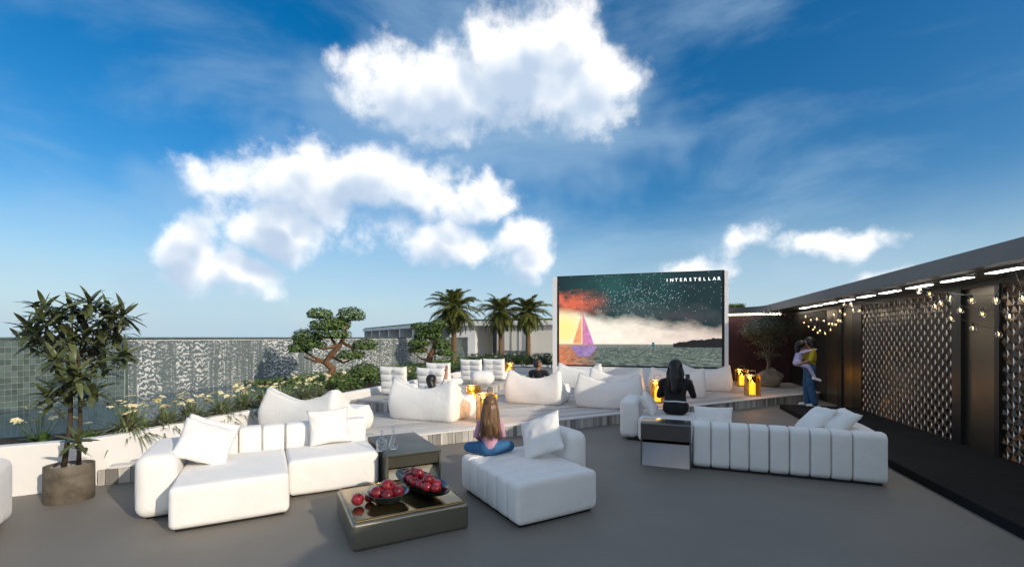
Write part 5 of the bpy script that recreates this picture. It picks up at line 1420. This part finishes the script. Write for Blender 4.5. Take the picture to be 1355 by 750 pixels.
MB().tube(bp, .013, 6).build('belt', 'white_cloth', w, smooth=True)
w.scale = (1.10, 1.06, 1.03)
ph = thing('phone', 'slim phone held up by the woman in black', 'phone', (wx, wy, .437), R(-22)); q = MB().box(-.038, .038, -.004, .004, -.075, .075).build('case', 'black_metal', ph); q.location = (.20, .40, .61); q.rotation_euler = (R(-20), 0, R(15))

# ---- man sitting in the third lounger: head and shoulders above its crest
mx_, my_ = .66, 11.35; mn = thing('person', 'man with short dark hair in a black shirt reclining in a bean lounger', 'person', (mx_, my_, .56), R(-20))
sk = 'skin_tan'; T = 'black_cloth'; hc = (0, -.03, .565)
pr = [('c', (-.08,.16,.06), .12, (.08,.16,.06), .12, T), ('c', (0,.14,.08), .125, (0,.02,.32), .13, T), ('c', (-.17,.0,.36), .065, (.17,.0,.36), .065, T), ('c', (0,-.01,.38), .055, (0,-.02,.48), .05, sk)]
for s in (-1, 1):
    pr += [('c', (s*.20,.0,.35), .058, (s*.27,.18,.14), .047, T), ('c', (s*.27,.18,.14), .044, (s*.12,.38,.14), .032, sk), ('c', (s*.09,.18,.06), .095, (s*.13,.58,.10), .068, 'jeans'), ('c', (s*.13,.58,.10), .064, (s*.13,.84,-.15), .048, 'jeans')]
    pr += hand((s*.12,.38,.14), (-s*.5,.8,-.1), (0,.1,1), 1.0, sk)
pr += head(hc, 1.0, R(-50), sk); blend(pr, 'body', [T, sk, 'jeans'], mn, .010); face_bits(mn, hc, 1.0, R(-50))
Rm = Euler((0, 0, R(-50))).to_matrix(); cc = Vector(hc)+Rm @ V3(0, -.022, .048)
blend([('c', tuple(cc), .096, tuple(cc+Rm @ V3(0,.03,.012)), .086, 'hair_dark'), ('c', tuple(cc+Rm @ V3(0,-.02,-.05)), .085, tuple(cc+Rm @ V3(0,-.02,-.02)), .09, 'hair_dark')], 'hair', ['hair_dark'], mn, .010, 3)

# ---- person lying in the second lounger, one arm raised
rx_, ry_ = -1.60, 9.02; rp = thing('person', 'reclining dark haired person raising one arm in a bean lounger', 'person', (rx_, ry_, .60), R(-20))
sk = 'skin'; T = 'white_cloth'; hc = (.0, .0, .335)
pr = [('c', (-.06,.24,.03), .11, (.06,.24,.03), .11, T), ('c', (0,.22,.05), .115, (0,.08,.14), .12, T), ('c', (-.14,.06,.17), .06, (.14,.06,.17), .06, T), ('c', (0,.04,.19), .048, (0,.02,.27), .044, sk)]
for s in (-1, 1): pr += [('c', (s*.08,.26,.03), .09, (s*.12,.64,.10), .062, 'jeans'), ('c', (s*.12,.64,.10), .058, (s*.12,.88,-.16), .042, 'jeans')]
pr += [('c', (.17,.06,.17), .05, (.315,-.02,.36), .044, T), ('c', (.315,-.02,.36), .042, (.33,.0,.50), .033, sk), ('c', (-.17,.06,.16), .05, (-.22,.22,.02), .044, T), ('c', (-.22,.22,.02), .04, (-.06,.36,.05), .03, sk)]
pr += hand((.33,.0,.50), (.02,.08,1), (-.2,-1,0), .95, sk, .15)+hand((-.06,.36,.05), (.9,.3,0), (0,0,1), .95, sk)
pr += head(hc, 1.0, R(-25), sk, R(-10)); blend(pr, 'body', [T, sk, 'jeans'], rp, .010); face_bits(rp, hc, 1.0, R(-25), R(-10))
blend([('e', (0, -.015, .365), (.103, .115, .105), 'hair_black'), ('c', (.0,-.06,.33), .08, (.04,-.06,.22), .07, 'hair_black')], 'hair', ['hair_black'], rp, .012, 4)

# ---- standing woman in a yellow top with a child in her arms (facing the planter side)
fx, fy = 7.30, 11.12; lw = thing('person', 'woman in a mustard top and blue jeans carrying a child', 'person', (fx, fy, .111), R(72))
sk = 'skin_tan'; T = 'yellow_knit'; J = 'jeans'; hc = (0, .03, 1.545)
pr = [('c', (-.07,0,.93), .125, (.07,0,.93), .125, J), ('c', (0,.0,1.0), .125, (0,-.03,1.16), .115, T), ('c', (-.04,-.03,1.16), .115, (-.06,-.02,1.30), .11, T), ('c', (.04,-.03,1.16), .115, (.06,-.02,1.30), .11, T), ('c', (-.15,-.02,1.355), .062, (.15,-.02,1.355), .062, T), ('c', (0,-.01,1.37), .052, (0,.015,1.46), .047, sk)]
for s in (-1, 1):
    pr += [('c', (s*.085,.0,.90), .108, (s*.095,.02+.02*s,.50), .085, J), ('c', (s*.095,.02+.02*s,.50), .082, (s*.10,-.02+.05*s,.10), .078, J), ('c', (s*.10,-.05+.05*s,.045), .042, (s*.11,.13+.05*s,.035), .036, 'white_cloth'),
           ('c', (s*.185,-.02,1.35), .062, (s*.24,.05,1.14), .06, T), ('c', (s*.24,.05,1.13), .04, (s*.13,.28,1.02), .032, sk)]
    pr += hand((s*.13,.28,1.02), (-s*.9,.3,-.05), (0,.4,-1), .95, sk, .3)
pr += head(hc, .98, R(0), sk); blend(pr, 'body', [J, T, sk, 'white_cloth'], lw, .010); face_bits(lw, hc, .98, 0)
blend([('e', (0, -.005, 1.58), (.108, .122, .115), 'hair_black'), ('c', (0,-.06,1.55), .09, (0,-.10,1.38), .08, 'hair_black'), ('c', (0,-.10,1.38), .075, (0,-.12,1.22), .045, 'hair_black')], 'hair', ['hair_black'], lw, .013, 4)
m = MB(); strands(m, hc, 1.0, 0, 70, .36, .008, 0, seed=9); stuff(m.build('hair_locks', 'hair_black', lw, smooth=True))
# child: chest against the woman, legs round her waist
ch = thing('person', 'small child in pale patterned clothes hugging the standing woman', 'person', (fx, fy, .111), R(72))
T = 'lilac_knit'; sk = 'skin_tan'; hc = (-.03, .20, 1.475)
pr = [('c', (-.05,.27,1.06), .085, (.05,.27,1.06), .085, T), ('c', (0,.26,1.10), .092, (0,.22,1.26), .088, T), ('c', (-.09,.20,1.31), .042, (.09,.20,1.31), .042, T), ('c', (0,.20,1.33), .034, (-.02,.20,1.40), .032, sk)]
for s in (-1, 1):
    pr += [('c', (s*.11,.19,1.31), .038, (s*.19,.03,1.37), .034, T), ('c', (s*.19,.03,1.37), .032, (s*.09,-.11,1.39), .026, T), ('c', (s*.08,.25,1.04), .062, (s*.21,.08,.98), .05, T), ('c', (s*.21,.08,.98), .048, (s*.205,-.03,.76), .036, T), ('c', (s*.205,-.03,.70), .036, (s*.21,-.16,.655), .032, 'white_cloth'), ('c', (s*.205,-.02,.70), .034, (s*.205,-.03,.76), .034, 'white_cloth')]
    pr += hand((s*.09,-.11,1.39), (-s*.9,-.2,0), (0,-1,.1), .7, sk, .3)
pr += head(hc, .86, R(180), sk); blend(pr, 'body', [T, sk, 'white_cloth'], ch, .009); face_bits(ch, hc, .86, R(180))
blend([('e', (-.03, .205, 1.51), (.094, .104, .098), 'hair_black'), ('c', (-.03,.26,1.49), .07, (-.03,.27,1.36), .06, 'hair_black')], 'hair', ['hair_black'], ch, .012, 4)
